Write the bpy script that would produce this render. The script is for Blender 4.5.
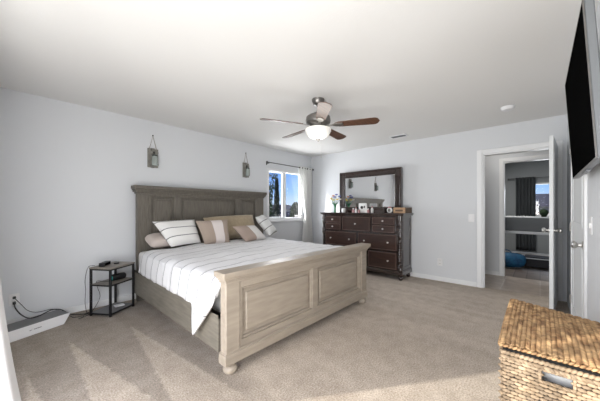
import bpy, bmesh, math, random
from mathutils import Vector, Matrix, noise
random.seed(7)
PI = math.pi
scene = bpy.context.scene
for o in list(bpy.data.objects):
    bpy.data.objects.remove(o)
COL = scene.collection

# ------------------------------------------------------------ camera, world, lights, exposure
cd = bpy.data.cameras.new('camera'); cam = bpy.data.objects.new('camera', cd); COL.objects.link(cam)
cd.sensor_width = 36; cd.lens = 16.0; cd.shift_y = 8.0/600; cd.clip_start = 0.02
cam.location = (0, 0, 1.215); cam.rotation_euler = (PI/2, 0, math.radians(42-90))
scene.camera = cam
scene.view_settings.view_transform = 'Standard'; scene.view_settings.look = 'None'
scene.view_settings.gamma = 1.0; scene.view_settings.use_curve_mapping = False
scene.view_settings.exposure = 0.28

W = bpy.data.worlds.new('sky'); scene.world = W; W.use_nodes = True
nt = W.node_tree; nt.nodes.clear()
out = nt.nodes.new('ShaderNodeOutputWorld'); bg = nt.nodes.new('ShaderNodeBackground')
geo = nt.nodes.new('ShaderNodeTexCoord'); sp = nt.nodes.new('ShaderNodeSeparateXYZ'); cr = nt.nodes.new('ShaderNodeValToRGB')
nt.links.new(geo.outputs['Generated'], sp.inputs[0]); nt.links.new(sp.outputs['Z'], cr.inputs[0])
e = cr.color_ramp.elements
e[0].position = 0.0; e[0].color = (.62, .74, .90, 1)
e[1].position = 0.20; e[1].color = (.045, .20, .74, 1)
m_ = e.new(0.06); m_.color = (.30, .52, .90, 1)
nt.links.new(cr.outputs[0], bg.inputs[0]); bg.inputs[1].default_value = 1.0
nt.links.new(bg.outputs[0], out.inputs[0])

def area(name, loc, rot, sx, sy, power, col=(1, 1, 1)):
    l = bpy.data.lights.new(name, 'AREA'); l.shape = 'RECTANGLE'; l.size = sx; l.size_y = sy; l.energy = power; l.color = col
    o = bpy.data.objects.new(name, l); COL.objects.link(o); o.location = loc; o.rotation_euler = rot
    return o
sl = bpy.data.lights.new('sun', 'SUN'); sl.energy = 4.0; sl.angle = math.radians(1.0); sl.color = (1, .95, .86)
so = bpy.data.objects.new('sun', sl); COL.objects.link(so)
sd = Vector((1.0, -.75, -.62)); so.rotation_euler = sd.to_track_quat('-Z', 'Y').to_euler()
area('patio_daylight', (-.42, .95, .80), (0, -PI/2-math.radians(8), math.radians(-2)), 1.6, 1.9, 112, (1, .985, .955))
area('window_daylight', (3.98, 4.30, 1.45), (-PI/2-math.radians(6), 0, 0), .85, .9, 36, (.97, .985, 1))
area('hall_fill', (5.5, .6, 2.42), (0, 0, 0), .35, .35, 2.5, (1, .95, .88))  # added fill to brighten the hall; no fixture known there
area('study_fill', (7.2, .6, 2.42), (0, 0, 0), .35, .35, 24, (1, .96, .9))  # added fill lifting the dim far room, not a known lamp
area('study_daylight', (9.25, -.35, 1.43), (0, PI/2, 0), .7, .9, 14, (.9, .95, 1))

# ------------------------------------------------------------ materials
def mat(name, col, rough=.6, metal=0, coat=0, spec=.5, noise_amt=0, nscale=20, stretch=(1, 1, 1), bump=0, bscale=200, col2=None, sheen=0, bdist=.002, detail=4):
    m = bpy.data.materials.new(name); m.use_nodes = True
    t = m.node_tree; b = t.nodes['Principled BSDF']
    b.inputs['Base Color'].default_value = (*col, 1); b.inputs['Roughness'].default_value = rough
    b.inputs['Metallic'].default_value = metal; b.inputs['Coat Weight'].default_value = coat
    b.inputs['Specular IOR Level'].default_value = spec
    if sheen: b.inputs['Sheen Weight'].default_value = sheen
    if noise_amt or col2:
        tc = t.nodes.new('ShaderNodeTexCoord'); mp = t.nodes.new('ShaderNodeMapping'); n = t.nodes.new('ShaderNodeTexNoise')
        mp.inputs['Scale'].default_value = stretch; n.inputs['Scale'].default_value = nscale; n.inputs['Detail'].default_value = detail
        t.links.new(tc.outputs['Object'], mp.inputs[0]); t.links.new(mp.outputs[0], n.inputs[0])
        r = t.nodes.new('ShaderNodeValToRGB'); r.color_ramp.elements[0].position = .3; r.color_ramp.elements[1].position = .7
        c2 = col2 or tuple(c*(1-noise_amt) for c in col)
        r.color_ramp.elements[0].color = (*c2, 1); r.color_ramp.elements[1].color = (*col, 1)
        t.links.new(n.outputs[0], r.inputs[0]); t.links.new(r.outputs[0], b.inputs['Base Color'])
    if bump:
        tc = t.nodes.new('ShaderNodeTexCoord'); n = t.nodes.new('ShaderNodeTexNoise'); n.inputs['Scale'].default_value = bscale; n.inputs['Detail'].default_value = 3
        bp = t.nodes.new('ShaderNodeBump'); bp.inputs['Strength'].default_value = bump; bp.inputs['Distance'].default_value = bdist
        t.links.new(tc.outputs['Object'], n.inputs[0]); t.links.new(n.outputs[0], bp.inputs['Height']); t.links.new(bp.outputs[0], b.inputs['Normal'])
    return m

M = {}
M['wall'] = mat('wall_paint', (.672, .690, .715), .75, spec=.3, bump=.15, bscale=90, bdist=.002)
M['ceiling'] = mat('ceiling_paint', (.745, .742, .732), .9, spec=.2, bump=.2, bscale=60, bdist=.003)
M['trim'] = mat('white_trim', (.80, .81, .82), .4)
M['door'] = mat('door_paint', (.74, .76, .77), .45)
M['vinyl'] = mat('white_vinyl', (.74, .75, .76), .4)
M['headwood'] = mat('weathered_grey_wood', (.165, .148, .122), .5, col2=(.105, .094, .078), nscale=9, stretch=(8, 8, .8), bump=.1, bscale=60)
M['footwood'] = mat('greige_wood', (.39, .335, .27), .45, col2=(.31, .265, .215), nscale=5, stretch=(1, 6, 6), bump=.04, bscale=60)
M['railwood'] = mat('rail_wood', (.21, .19, .155), .5, col2=(.15, .135, .11), nscale=6, stretch=(6, 1, 8))
M['darkwood'] = mat('espresso_wood', (.040, .024, .020), .22, coat=.8, col2=(.022, .013, .011), nscale=6, stretch=(8, 1, 8))
M['drawerwood'] = mat('espresso_drawer_wood', (.055, .028, .021), .28, coat=.4, col2=(.030, .016, .013), nscale=5, stretch=(8, 1, 9))
M['bead'] = mat('worn_brown_edge', (.15, .10, .085), .4)
M['knob'] = mat('brushed_nickel', (.62, .60, .57), .3, metal=1)
M['nickel'] = mat('satin_nickel', (.55, .54, .52), .28, metal=1)
M['pewter'] = mat('dark_pewter', (.22, .21, .20), .35, metal=.9)
M['rod'] = mat('dark_grey_metal', (.10, .10, .10), .4, metal=.8)
M['blackmetal'] = mat('black_metal', (.012, .012, .013), .45, metal=.3)
M['blackplastic'] = mat('black_plastic', (.012, .012, .014), .4)
M['screen'] = mat('tv_screen', (.003, .003, .003), .6, spec=.03)
M['screen'].node_tree.nodes['Principled BSDF'].inputs['IOR'].default_value = 1.02
M['silver'] = mat('silver_plastic', (.20, .21, .22), .4, metal=.3)
M['nswood'] = mat('grey_oak_laminate', (.30, .27, .235), .45, col2=(.20, .18, .155), nscale=8, stretch=(1, 7, 1))
M['mattress'] = mat('mattress_fabric', (.75, .74, .72), .9)
M['greige'] = mat('taupe_fabric', (.40, .325, .265), .9, bump=.3, bscale=300, sheen=.2, noise_amt=.15, nscale=60)
M['gold'] = mat('tan_fabric', (.40, .32, .215), .85, bump=.3, bscale=250, sheen=.2, noise_amt=.2, nscale=25)
M['pinkish'] = mat('pale_beige_fabric', (.56, .49, .45), .9, bump=.2, bscale=250)
M['patiocloth'] = mat('patio_curtain_cloth', (.62, .62, .63), .9, bump=.1, bscale=400)
M['curtain'] = mat('white_curtain_cloth', (.80, .80, .79), .9, bump=.1, bscale=400)
M['fanblade'] = mat('walnut_blade', (.13, .062, .035), .40, coat=.15, col2=(.065, .032, .02), nscale=6, stretch=(1, 9, 1))
M['frost'] = mat('frosted_glass', (.93, .92, .88), .35, spec=.5)
M['frost'].node_tree.nodes['Principled BSDF'].inputs['Emission Color'].default_value = (1, .96, .88, 1)
M['frost'].node_tree.nodes['Principled BSDF'].inputs['Emission Strength'].default_value = .12
M['twine'] = mat('twine', (.25, .20, .15), .9)
M['barnwood'] = mat('weathered_board', (.30, .29, .26), .8, col2=(.17, .165, .15), nscale=18, stretch=(4, 4, 1), bump=.3, bscale=80)
M['jar'] = mat('jar_glass', (.30, .34, .32), .12, spec=.8)
M['greytop'] = mat('grey_top', (.17, .17, .175), .6)
M['whiteplastic'] = mat('white_plastic', (.78, .78, .79), .4)
M['cable'] = mat('black_cable', (.01, .01, .011), .5)
M['teal'] = mat('teal_plastic', (.02, .30, .28), .4)
M['green'] = mat('stem_green', (.03, .20, .09), .6)
M['pine'] = mat('pale_crate_wood', (.52, .33, .19), .6, col2=(.38, .24, .14), nscale=8, stretch=(8, 1, 8))
M['darkcrate'] = mat('brown_crate_wood', (.12, .075, .045), .6)
M['wcer'] = mat('white_ceramic', (.80, .80, .79), .3)
M['red'] = mat('red_lacquer', (.35, .03, .03), .4)
M['rose'] = mat('rose_glass', (.42, .20, .20), .3)
M['blackface'] = mat('black_enamel', (.02, .02, .02), .3)
M['bluebag'] = mat('blue_fabric', (.02, .16, .33), .6, col2=(.01, .06, .15), nscale=14, bump=.5, bscale=40)
M['darkcurtain'] = mat('charcoal_cloth', (.055, .062, .068), .9)
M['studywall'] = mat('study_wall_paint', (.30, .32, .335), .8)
M['greymat'] = mat('grey_mattress_cloth', (.16, .17, .18), .9)
M['bedmetal'] = mat('white_metal', (.62, .65, .68), .4)
M['darkstuff'] = mat('dark_item_cloth', (.03, .03, .035), .8)
M['stone'] = mat('charcoal_fabric', (.05, .05, .055), .8)
M['bark'] = mat('bark', (.16, .10, .08), .9)
M['twig'] = mat('bare_twigs', (.24, .16, .13), .9)
M['cypress'] = mat('dark_evergreen', (.022, .045, .018), .9, col2=(.010, .022, .009), nscale=8)
M['leafy'] = mat('green_leaves', (.07, .11, .03), .9, col2=(.03, .05, .015), nscale=8)
M['shingle'] = mat('brown_shingle', (.085, .065, .055), .9, col2=(.05, .04, .035), nscale=10, stretch=(1, 1, 8))
M['stucco'] = mat('pale_stucco', (.50, .45, .40), .9)
M['soil'] = mat('dry_ground', (.20, .17, .12), .95, col2=(.12, .12, .07), nscale=.6)

def nodes(m):
    return m.node_tree, m.node_tree.nodes['Principled BSDF']

# carpet: cut pile, nap brushed by the vacuum in long soft strokes
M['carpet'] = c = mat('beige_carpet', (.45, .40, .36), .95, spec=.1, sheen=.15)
t, b = nodes(c)
tc = t.nodes.new('ShaderNodeTexCoord')
def tex(scale, stretch, rot=0, detail=3, dist=0.0):
    mp = t.nodes.new('ShaderNodeMapping'); mp.inputs['Scale'].default_value = stretch; mp.inputs['Rotation'].default_value = (0, 0, rot)
    n = t.nodes.new('ShaderNodeTexNoise'); n.inputs['Scale'].default_value = scale; n.inputs['Detail'].default_value = detail; n.inputs['Distortion'].default_value = dist
    t.links.new(tc.outputs['Object'], mp.inputs[0]); t.links.new(mp.outputs[0], n.inputs[0]); return n
def ramp(src, a, bb, c0, c1):
    r = t.nodes.new('ShaderNodeValToRGB'); r.color_ramp.elements[0].position = a; r.color_ramp.elements[1].position = bb
    r.color_ramp.elements[0].color = (*c0, 1); r.color_ramp.elements[1].color = (*c1, 1); t.links.new(src, r.inputs[0]); return r
def mix(kind, f, a_, b_):
    x = t.nodes.new('ShaderNodeMixRGB'); x.blend_type = kind; x.inputs[0].default_value = f
    t.links.new(a_, x.inputs[1]); t.links.new(b_, x.inputs[2]); return x
fine = ramp(tex(95, (1, 1, 1), detail=3).outputs[0], .28, .74, (.33, .270, .215), (.71, .62, .525))
stroke = ramp(tex(1.6, (3.2, .55, 1), rot=.12, detail=1, dist=.3).outputs[0], .40, .60, (.89, .88, .87), (1.0, 1.0, 1.0))
patch = ramp(tex(9, (1, 1, 1), detail=5).outputs[0], .35, .62, (.86, .845, .83), (1, 1, 1))
x = mix('MULTIPLY', 1, fine.outputs[0], stroke.outputs[0]); x = mix('MULTIPLY', 1, x.outputs[0], patch.outputs[0])
# vacuum-brushed nap: light wedge tracks; the darkening between bed and patio wall also paints shade
def mth(op, a_, b_=None, c_=None, clamp=False):
    n = t.nodes.new('ShaderNodeMath'); n.operation = op; n.use_clamp = clamp
    for i_, v_ in enumerate((a_, b_, c_)):
        if v_ is None: continue
        if hasattr(v_, 'is_linked'): t.links.new(v_, n.inputs[i_])
        else: n.inputs[i_].default_value = v_
    return n.outputs[0]
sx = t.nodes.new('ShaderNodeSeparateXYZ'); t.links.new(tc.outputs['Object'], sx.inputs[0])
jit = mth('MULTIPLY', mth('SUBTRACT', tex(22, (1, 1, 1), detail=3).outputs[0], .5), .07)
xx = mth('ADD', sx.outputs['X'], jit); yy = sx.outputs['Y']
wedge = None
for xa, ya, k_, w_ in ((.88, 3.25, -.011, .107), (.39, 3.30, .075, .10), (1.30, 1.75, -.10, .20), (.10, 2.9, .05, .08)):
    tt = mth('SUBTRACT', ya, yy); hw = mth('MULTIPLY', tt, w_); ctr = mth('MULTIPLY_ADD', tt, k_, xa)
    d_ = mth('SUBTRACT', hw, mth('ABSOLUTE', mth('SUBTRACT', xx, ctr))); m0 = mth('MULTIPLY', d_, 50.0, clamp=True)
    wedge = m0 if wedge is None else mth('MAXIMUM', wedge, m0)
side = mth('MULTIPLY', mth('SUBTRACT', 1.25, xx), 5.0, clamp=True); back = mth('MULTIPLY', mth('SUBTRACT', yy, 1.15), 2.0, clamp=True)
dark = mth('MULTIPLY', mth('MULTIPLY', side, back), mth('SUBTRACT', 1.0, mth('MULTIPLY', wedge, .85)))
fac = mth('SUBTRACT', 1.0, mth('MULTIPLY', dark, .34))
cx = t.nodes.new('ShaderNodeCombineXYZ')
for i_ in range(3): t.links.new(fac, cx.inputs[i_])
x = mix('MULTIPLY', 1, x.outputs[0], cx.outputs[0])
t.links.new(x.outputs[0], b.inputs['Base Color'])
bp = t.nodes.new('ShaderNodeBump'); bp.inputs['Strength'].default_value = .6; bp.inputs['Distance'].default_value = .008
t.links.new(tex(150, (1, 1, 1), detail=2).outputs[0], bp.inputs['Height']); t.links.new(bp.outputs[0], b.inputs['Normal'])

# plank floors
def plank(name, c1, c2, mortar, w, l, rough=.45):
    m = mat(name, c1, rough); t, b = nodes(m)
    tc = t.nodes.new('ShaderNodeTexCoord'); br = t.nodes.new('ShaderNodeTexBrick')
    br.inputs['Color1'].default_value = (*c1, 1); br.inputs['Color2'].default_value = (*c2, 1); br.inputs['Mortar'].default_value = (*mortar, 1)
    br.inputs['Scale'].default_value = 1; br.inputs['Brick Width'].default_value = l; br.inputs['Row Height'].default_value = w
    br.inputs['Mortar Size'].default_value = .006; t.links.new(tc.outputs['Object'], br.inputs[0])
    n = t.nodes.new('ShaderNodeTexNoise'); n.inputs['Scale'].default_value = 7; mx = t.nodes.new('ShaderNodeMixRGB'); mx.blend_type = 'MULTIPLY'; mx.inputs[0].default_value = .6
    t.links.new(tc.outputs['Object'], n.inputs[0]); t.links.new(br.outputs[0], mx.inputs[1]); t.links.new(n.outputs[0], mx.inputs[2])
    t.links.new(mx.outputs[0], b.inputs['Base Color']); return m
M['tile'] = plank('taupe_tile', (.66, .56, .48), (.55, .465, .40), (.72, .66, .60), .45, .9, .3)
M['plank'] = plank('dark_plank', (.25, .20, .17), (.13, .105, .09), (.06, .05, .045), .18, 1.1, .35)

# striped cloths: stripes follow the cloth's own metre-true uv
def striped(name, base, line, axis, period, wid, offs=0.0, wob=.0, second=None):
    m = mat(name, base, .85, bump=.25, bscale=130, bdist=.003); t, b = nodes(m)
    uv = t.nodes.new('ShaderNodeUVMap'); s = t.nodes.new('ShaderNodeSeparateXYZ'); t.links.new(uv.outputs[0], s.inputs[0])
    def math_(op, a_, v=None, w=None):
        n = t.nodes.new('ShaderNodeMath'); n.operation = op
        if hasattr(a_, 'is_linked'): t.links.new(a_, n.inputs[0])
        else: n.inputs[0].default_value = a_
        if v is not None:
            if hasattr(v, 'is_linked'): t.links.new(v, n.inputs[1])
            else: n.inputs[1].default_value = v
        return n.outputs[0]
    src = s.outputs[axis]
    def lines(per, off, w):
        f = math_('FRACT', math_('DIVIDE', math_('ADD', src, off), per))
        d = math_('ABSOLUTE', math_('SUBTRACT', f, .5))
        return math_('LESS_THAN', d, w/per/2)
    a1 = lines(period, offs, wid)
    if second:
        a2 = lines(period, offs+second[0], second[1]); a1 = math_('MAXIMUM', a1, math_('MULTIPLY', a2, second[2]))
    mx = t.nodes.new('ShaderNodeMixRGB'); mx.inputs[1].default_value = (*base, 1); mx.inputs[2].default_value = (*line, 1)
    t.links.new(a1, mx.inputs[0]); t.links.new(mx.outputs[0], b.inputs['Base Color'])
    return m
M['duvet'] = striped('striped_duvet_cloth', (.76, .76, .77), (.20, .20, .21), 1, .185, .010, .02, second=(.022, .006, .5))
M['pstripe'] = striped('striped_pillow_cloth', (.76, .75, .73), (.17, .17, .17), 1, .13, .012, .03)
M['pstripe2'] = striped('striped_sham_cloth', (.72, .72, .71), (.12, .12, .12), 1, .14, .012, .07)
def blocks(name, ca, cb, cuts):
    m = mat(name, ca, .9, bump=.3, bscale=260, bdist=.002); t, b = nodes(m)
    uv = t.nodes.new('ShaderNodeUVMap'); s = t.nodes.new('ShaderNodeSeparateXYZ'); t.links.new(uv.outputs[0], s.inputs[0])
    r = t.nodes.new('ShaderNodeValToRGB'); r.color_ramp.interpolation = 'CONSTANT'
    cols = [ca, cb, ca]
    r.color_ramp.elements[0].color = (*ca, 1); r.color_ramp.elements[1].position = cuts[0]; r.color_ramp.elements[1].color = (*cb, 1)
    if len(cuts) > 1:
        e_ = r.color_ramp.elements.new(cuts[1]); e_.color = (*ca, 1)
    t.links.new(s.outputs[0], r.inputs[0]); t.links.new(r.outputs[0], b.inputs['Base Color']); return m
M['centreblock'] = blocks('taupe_white_panel_cloth', (.36, .29, .24), (.68, .62, .60), (.40, .74))
M['halfblock'] = blocks('taupe_white_half_cloth', (.38, .30, .255), (.70, .68, .66), (.50,))

# wicker
M['wickside'] = mat('seagrass_side', (.40, .30, .20), .8, col2=(.29, .205, .125), nscale=45, stretch=(1, 1, 1))
M['wicklid'] = mat('seagrass_lid', (.56, .36, .18), .7, col2=(.20, .10, .04), nscale=24, stretch=(.8, 1.6, 1), detail=2)
for nm_ in ('wickside', 'wicklid'):
    t, b = nodes(M[nm_]); at_ = t.nodes.new('ShaderNodeAttribute'); at_.attribute_name = 'tone'; mm_ = t.nodes.new('ShaderNodeMixRGB'); mm_.blend_type = 'MULTIPLY'; mm_.inputs[0].default_value = 1
    src_ = b.inputs['Base Color'].links[0].from_socket; t.links.new(src_, mm_.inputs[1]); t.links.new(at_.outputs['Fac'], mm_.inputs[2]); t.links.new(mm_.outputs[0], b.inputs['Base Color'])
M['wickgap'] = mat('seagrass_gap_shade', (.09, .045, .02), .9)  # dark sheet under the lid braid: shade in its gaps painted as colour
# clear window glass
t, b = nodes(M['curtain']); tl_ = t.nodes.new('ShaderNodeBsdfTranslucent'); tl_.inputs[0].default_value = (.9, .9, .88, 1); ms_ = t.nodes.new('ShaderNodeMixShader'); ms_.inputs[0].default_value = .35
t.links.new(b.outputs[0], ms_.inputs[1]); t.links.new(tl_.outputs[0], ms_.inputs[2]); t.links.new(ms_.outputs[0], [n_ for n_ in t.nodes if n_.type == 'OUTPUT_MATERIAL'][0].inputs[0])
g = bpy.data.materials.new('window_glass'); g.use_nodes = True; t = g.node_tree; t.nodes.clear()
o_ = t.nodes.new('ShaderNodeOutputMaterial'); mxs = t.nodes.new('ShaderNodeMixShader'); tr = t.nodes.new('ShaderNodeBsdfTransparent'); gl = t.nodes.new('ShaderNodeBsdfGlossy')
gl.inputs['Roughness'].default_value = .02; mxs.inputs[0].default_value = .04
t.links.new(tr.outputs[0], mxs.inputs[1]); t.links.new(gl.outputs[0], mxs.inputs[2]); t.links.new(mxs.outputs[0], o_.inputs[0]); M['glass'] = g
M['mirror'] = mat('mirror_silvering', (.86, .87, .88), .02, metal=1)

# ------------------------------------------------------------ mesh helpers
class MB:
    def __init__(s): s.bm = bmesh.new(); s.uv = None
    def _merge(s, tmp, mtx=None):
        if mtx is not None: bmesh.ops.transform(tmp, matrix=mtx, verts=tmp.verts)
        me = bpy.data.meshes.new('tmp'); tmp.to_mesh(me); tmp.free(); s.bm.from_mesh(me); bpy.data.meshes.remove(me); return s
    def box(s, x0, x1, y0, y1, z0, z1, bev=0, seg=1, mtx=None):
        t = bmesh.new(); bmesh.ops.create_cube(t, size=1)
        for v in t.verts: v.co = Vector(((x0+x1)/2+v.co.x*(x1-x0), (y0+y1)/2+v.co.y*(y1-y0), (z0+z1)/2+v.co.z*(z1-z0)))
        if bev: bmesh.ops.bevel(t, geom=t.edges[:], offset=bev, segments=seg, affect='EDGES', profile=.5)
        return s._merge(t, mtx)
    def prism(s, poly, d, bev=0, mtx=None):
        """poly in the XY plane, extruded by d along +Z"""
        t = bmesh.new(); f = t.faces.new([t.verts.new((p[0], p[1], 0)) for p in poly])
        r = bmesh.ops.extrude_face_region(t, geom=[f]); vs = [v for v in r['geom'] if isinstance(v, bmesh.types.BMVert)]
        bmesh.ops.translate(t, vec=(0, 0, d), verts=vs); bmesh.ops.recalc_face_normals(t, faces=t.faces)
        if bev: bmesh.ops.bevel(t, geom=t.edges[:], offset=bev, segments=1, affect='EDGES')
        return s._merge(t, mtx)
    def lathe(s, prof, c=(0, 0, 0), n=20, mtx=None):
        t = bmesh.new(); rings = []
        for r, z in prof:
            rings.append([t.verts.new((r*math.cos(2*PI*k/n), r*math.sin(2*PI*k/n), z)) for k in range(n)])
        for a_, b_ in zip(rings, rings[1:]):
            for k in range(n): t.faces.new((a_[k], a_[(k+1) % n], b_[(k+1) % n], b_[k]))
        t.faces.new(rings[0][::-1]); t.faces.new(rings[-1])
        bmesh.ops.remove_doubles(t, verts=t.verts, dist=1e-6); bmesh.ops.recalc_face_normals(t, faces=t.faces)
        return s._merge(t, Matrix.Translation(c) @ mtx if mtx is not None else Matrix.Translation(c))
    def tube(s, pts, r, n=8, smooth=0):
        pts = [Vector(p) for p in pts]
        if smooth:
            q = []
            for i in range(len(pts)-1):
                p0 = pts[max(i-1, 0)]; p1 = pts[i]; p2 = pts[i+1]; p3 = pts[min(i+2, len(pts)-1)]
                for k in range(smooth):
                    u = k/smooth
                    q.append(.5*((2*p1)+(-p0+p2)*u+(2*p0-5*p1+4*p2-p3)*u*u+(-p0+3*p1-3*p2+p3)*u**3))
            q.append(pts[-1]); pts = q
        t = bmesh.new(); rings = []
        for i, p in enumerate(pts):
            d = (pts[min(i+1, len(pts)-1)]-pts[max(i-1, 0)]).normalized()
            up = Vector((0, 0, 1)) if abs(d.z) < .9 else Vector((1, 0, 0))
            a_ = d.cross(up).normalized(); b_ = a_.cross(d).normalized()
            if isinstance(r, (list, tuple)):
                q_ = i/(len(pts)-1)*(len(r)-1); i0 = min(int(q_), len(r)-2); rr = r[i0]+(r[i0+1]-r[i0])*(q_-i0)
            else: rr = r
            rings.append([t.verts.new(p+(a_*math.cos(2*PI*k/n)+b_*math.sin(2*PI*k/n))*rr) for k in range(n)])
        for a_, b_ in zip(rings, rings[1:]):
            for k in range(n): t.faces.new((a_[k], a_[(k+1) % n], b_[(k+1) % n], b_[k]))
        t.faces.new(rings[0][::-1]); t.faces.new(rings[-1]); bmesh.ops.recalc_face_normals(t, faces=t.faces)
        return s._merge(t)
    def ball(s, c, r, sc=(1, 1, 1), n=12, mtx=None):
        t = bmesh.new(); bmesh.ops.create_uvsphere(t, u_segments=n, v_segments=max(5, n//2), radius=r)
        for v in t.verts: v.co = Vector((v.co.x*sc[0], v.co.y*sc[1], v.co.z*sc[2]))
        if mtx is not None: bmesh.ops.transform(t, matrix=mtx, verts=t.verts)
        bmesh.ops.translate(t, vec=c, verts=t.verts); return s._merge(t)
    def frame(s, x0, x1, z0, z1, w, y0, y1, bev=0, axis='y'):
        """picture-frame of four bars in the XZ plane (axis y) or YZ plane (axis x)"""
        def bx(a, b_, c_, d_):
            if axis == 'y': s.box(a, b_, y0, y1, c_, d_, bev)
            else: s.box(y0, y1, a, b_, c_, d_, bev)
        bx(x0, x0+w, z0, z1); bx(x1-w, x1, z0, z1); bx(x0+w, x1-w, z0, z0+w); bx(x0+w, x1-w, z1-w, z1); return s

def setp(o, label=None, cat=None, group=None, kind=None):
    if label: o['label'] = label
    if cat: o['category'] = cat
    if group: o['group'] = group
    if kind: o['kind'] = kind
    return o
def make(name, mb, m, parent=None, smooth=False, origin=None):
    """link the mesh; geometry is written in the frame of the thing (origin given: in world axes, shifted to the thing's base)"""
    me = bpy.data.meshes.new(name); bm = mb.bm
    org = Vector(origin) if origin is not None else (parent.get('_o') and Vector(parent['_o'])) if parent else None
    if org: bmesh.ops.translate(bm, vec=-org, verts=bm.verts)
    bm.to_mesh(me); bm.free(); me.materials.append(m)
    if smooth:
        for p in me.polygons: p.use_smooth = True
        try: me.set_sharp_from_angle(angle=math.radians(40))
        except Exception: pass
    o = bpy.data.objects.new(name, me); COL.objects.link(o)
    if parent: 
        o.parent = parent
        if parent.get('_o'): o['_o'] = list(parent['_o'])
    elif origin is not None: o.location = origin
    return o
def thing(name, label, cat, loc, rz=0, group=None, world=True):
    """Empty at the base; world=True: its parts are authored in world coordinates"""
    o = bpy.data.objects.new(name, None); COL.objects.link(o); o.location = loc; o.rotation_euler = (0, 0, rz); o.empty_display_size = .1
    setp(o, label, cat, group)
    if world: o['_o'] = list(loc)
    return o
def single(name, mb, m, label, cat, group=None, smooth=False, origin=None):
    o = make(name, mb, m, None, smooth, origin); return setp(o, label, cat, group)
def struct(name, mb, m, parent=None, smooth=False):
    o = make(name, mb, m, parent, smooth)
    if not parent: o['kind'] = 'structure'
    return o
def copy_tree(o, parent=None):
    c = o.copy(); COL.objects.link(c); c.parent = parent
    for ch in [k for k in bpy.data.objects if k.parent == o]: copy_tree(ch, c)
    return c

X1, Y1, XW, YS, CH = 4.9, 4.05, -.20, -.26, 2.44     # dresser wall, bed wall, patio wall, tv wall, ceiling
# ------------------------------------------------------------ room shell
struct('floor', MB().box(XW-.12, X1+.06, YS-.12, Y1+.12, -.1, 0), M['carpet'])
struct('ceiling', MB().box(XW-.12, X1+.12, YS-.12, Y1+.12, CH, CH+.1), M['ceiling'])
wx0, wx1, wz0, wz1 = 3.51, 4.58, .97, 2.03
struct('wall_bed', MB().box(XW-.12, wx0, Y1, Y1+.12, 0, CH).box(wx1, X1+.12, Y1, Y1+.12, 0, CH).box(wx0, wx1, Y1, Y1+.12, 0, wz0).box(wx0, wx1, Y1, Y1+.12, wz1, CH), M['wall'])
dy0, dy1, dz = -.155, .66, 2.045
struct('wall_dresser', MB().box(X1, X1+.12, dy1, Y1, 0, CH).box(X1, X1+.12, dy0, dy1, dz, CH).box(X1, X1+.12, YS-.12, dy0, 0, CH), M['wall'])
struct('wall_television', MB().box(XW-.12, X1, YS-.12, YS, 0, CH), M['wall'])
px0, px1, pz = 0.0, 2.35, 2.06
struct('wall_patio', MB().box(XW-.12, XW, YS, px0, 0, CH).box(XW-.12, XW, px1, Y1, 0, CH).box(XW-.12, XW, px0, px1, pz, CH), M['wall'])
# sliding glass door behind the camera
pd = MB().frame(px0, px1, 0.0, pz, .05, XW-.10, XW-.03, axis='x').box(XW-.09, XW-.04, 1.15, 1.21, .05, pz-.05)
d3 = struct('door_3', pd, M['vinyl']); struct('glass_pane', MB().box(XW-.07, XW-.065, px0+.05, px1-.05, .05, pz-.05), M['glass'], d3)
# bedroom window: sliding sash in white vinyl
w1 = struct('window_1', MB().frame(wx0, wx1, wz0, wz1, .05, Y1-.012, Y1+.07, .003).box(3.975, 4.07, Y1+.02, Y1+.045, wz0+.05, wz1-.05, .003), M['vinyl'])
struct('sash', MB().frame(wx0+.05, 3.985, wz0+.05, wz1-.05, .022, Y1+.022, Y1+.044, .003), M['vinyl'], w1)
struct('pane', MB().box(wx0+.05, wx1-.05, Y1+.045, Y1+.05, wz0+.05, wz1-.05), M['glass'], w1)
struct('sill', MB().box(wx0-.03, wx1+.03, Y1-.035, Y1, wz0-.035, wz0, .004), M['vinyl'], w1)
# baseboards
def baseboard(name, x0, x1, y0, y1):
    mb = MB().box(x0, x1, y0, y1, 0, .075, .003)
    return struct(name, mb, M['trim'])
baseboard('baseboard_bed', XW, X1-.014, Y1-.014, Y1)
baseboard('baseboard_dresser', X1-.014, X1, .73, Y1)
baseboard('baseboard_television', XW, 2.80, YS, YS+.014)
baseboard('baseboard_patio', XW, XW+.014, 2.42, Y1-.014)
# doorway casing
def casing(name, x0, x1, ya, yb, zt, w=.066):
    return struct(name, MB().box(x0, x1, yb, yb+w, 0, zt+w, .005).box(x0, x1, ya-w, ya, 0, zt+w, .005).box(x0, x1, ya, yb, zt, zt+w, .005), M['trim'])
casing('trim_1', X1-.018, X1, dy0, dy1, dz)
struct('trim_2', MB().box(X1, X1+.12, dy1-.018, dy1, 0, dz).box(X1, X1+.12, dy0, dy0+.018, 0, dz).box(X1, X1+.12, dy0+.018, dy1-.018, dz-.018, dz)
       .box(X1+.04, X1+.052, dy1-.03, dy1-.018, 0, dz-.018).box(X1+.04, X1+.052, dy0+.018, dy0+.03, 0, dz-.018), M['trim'])
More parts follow.
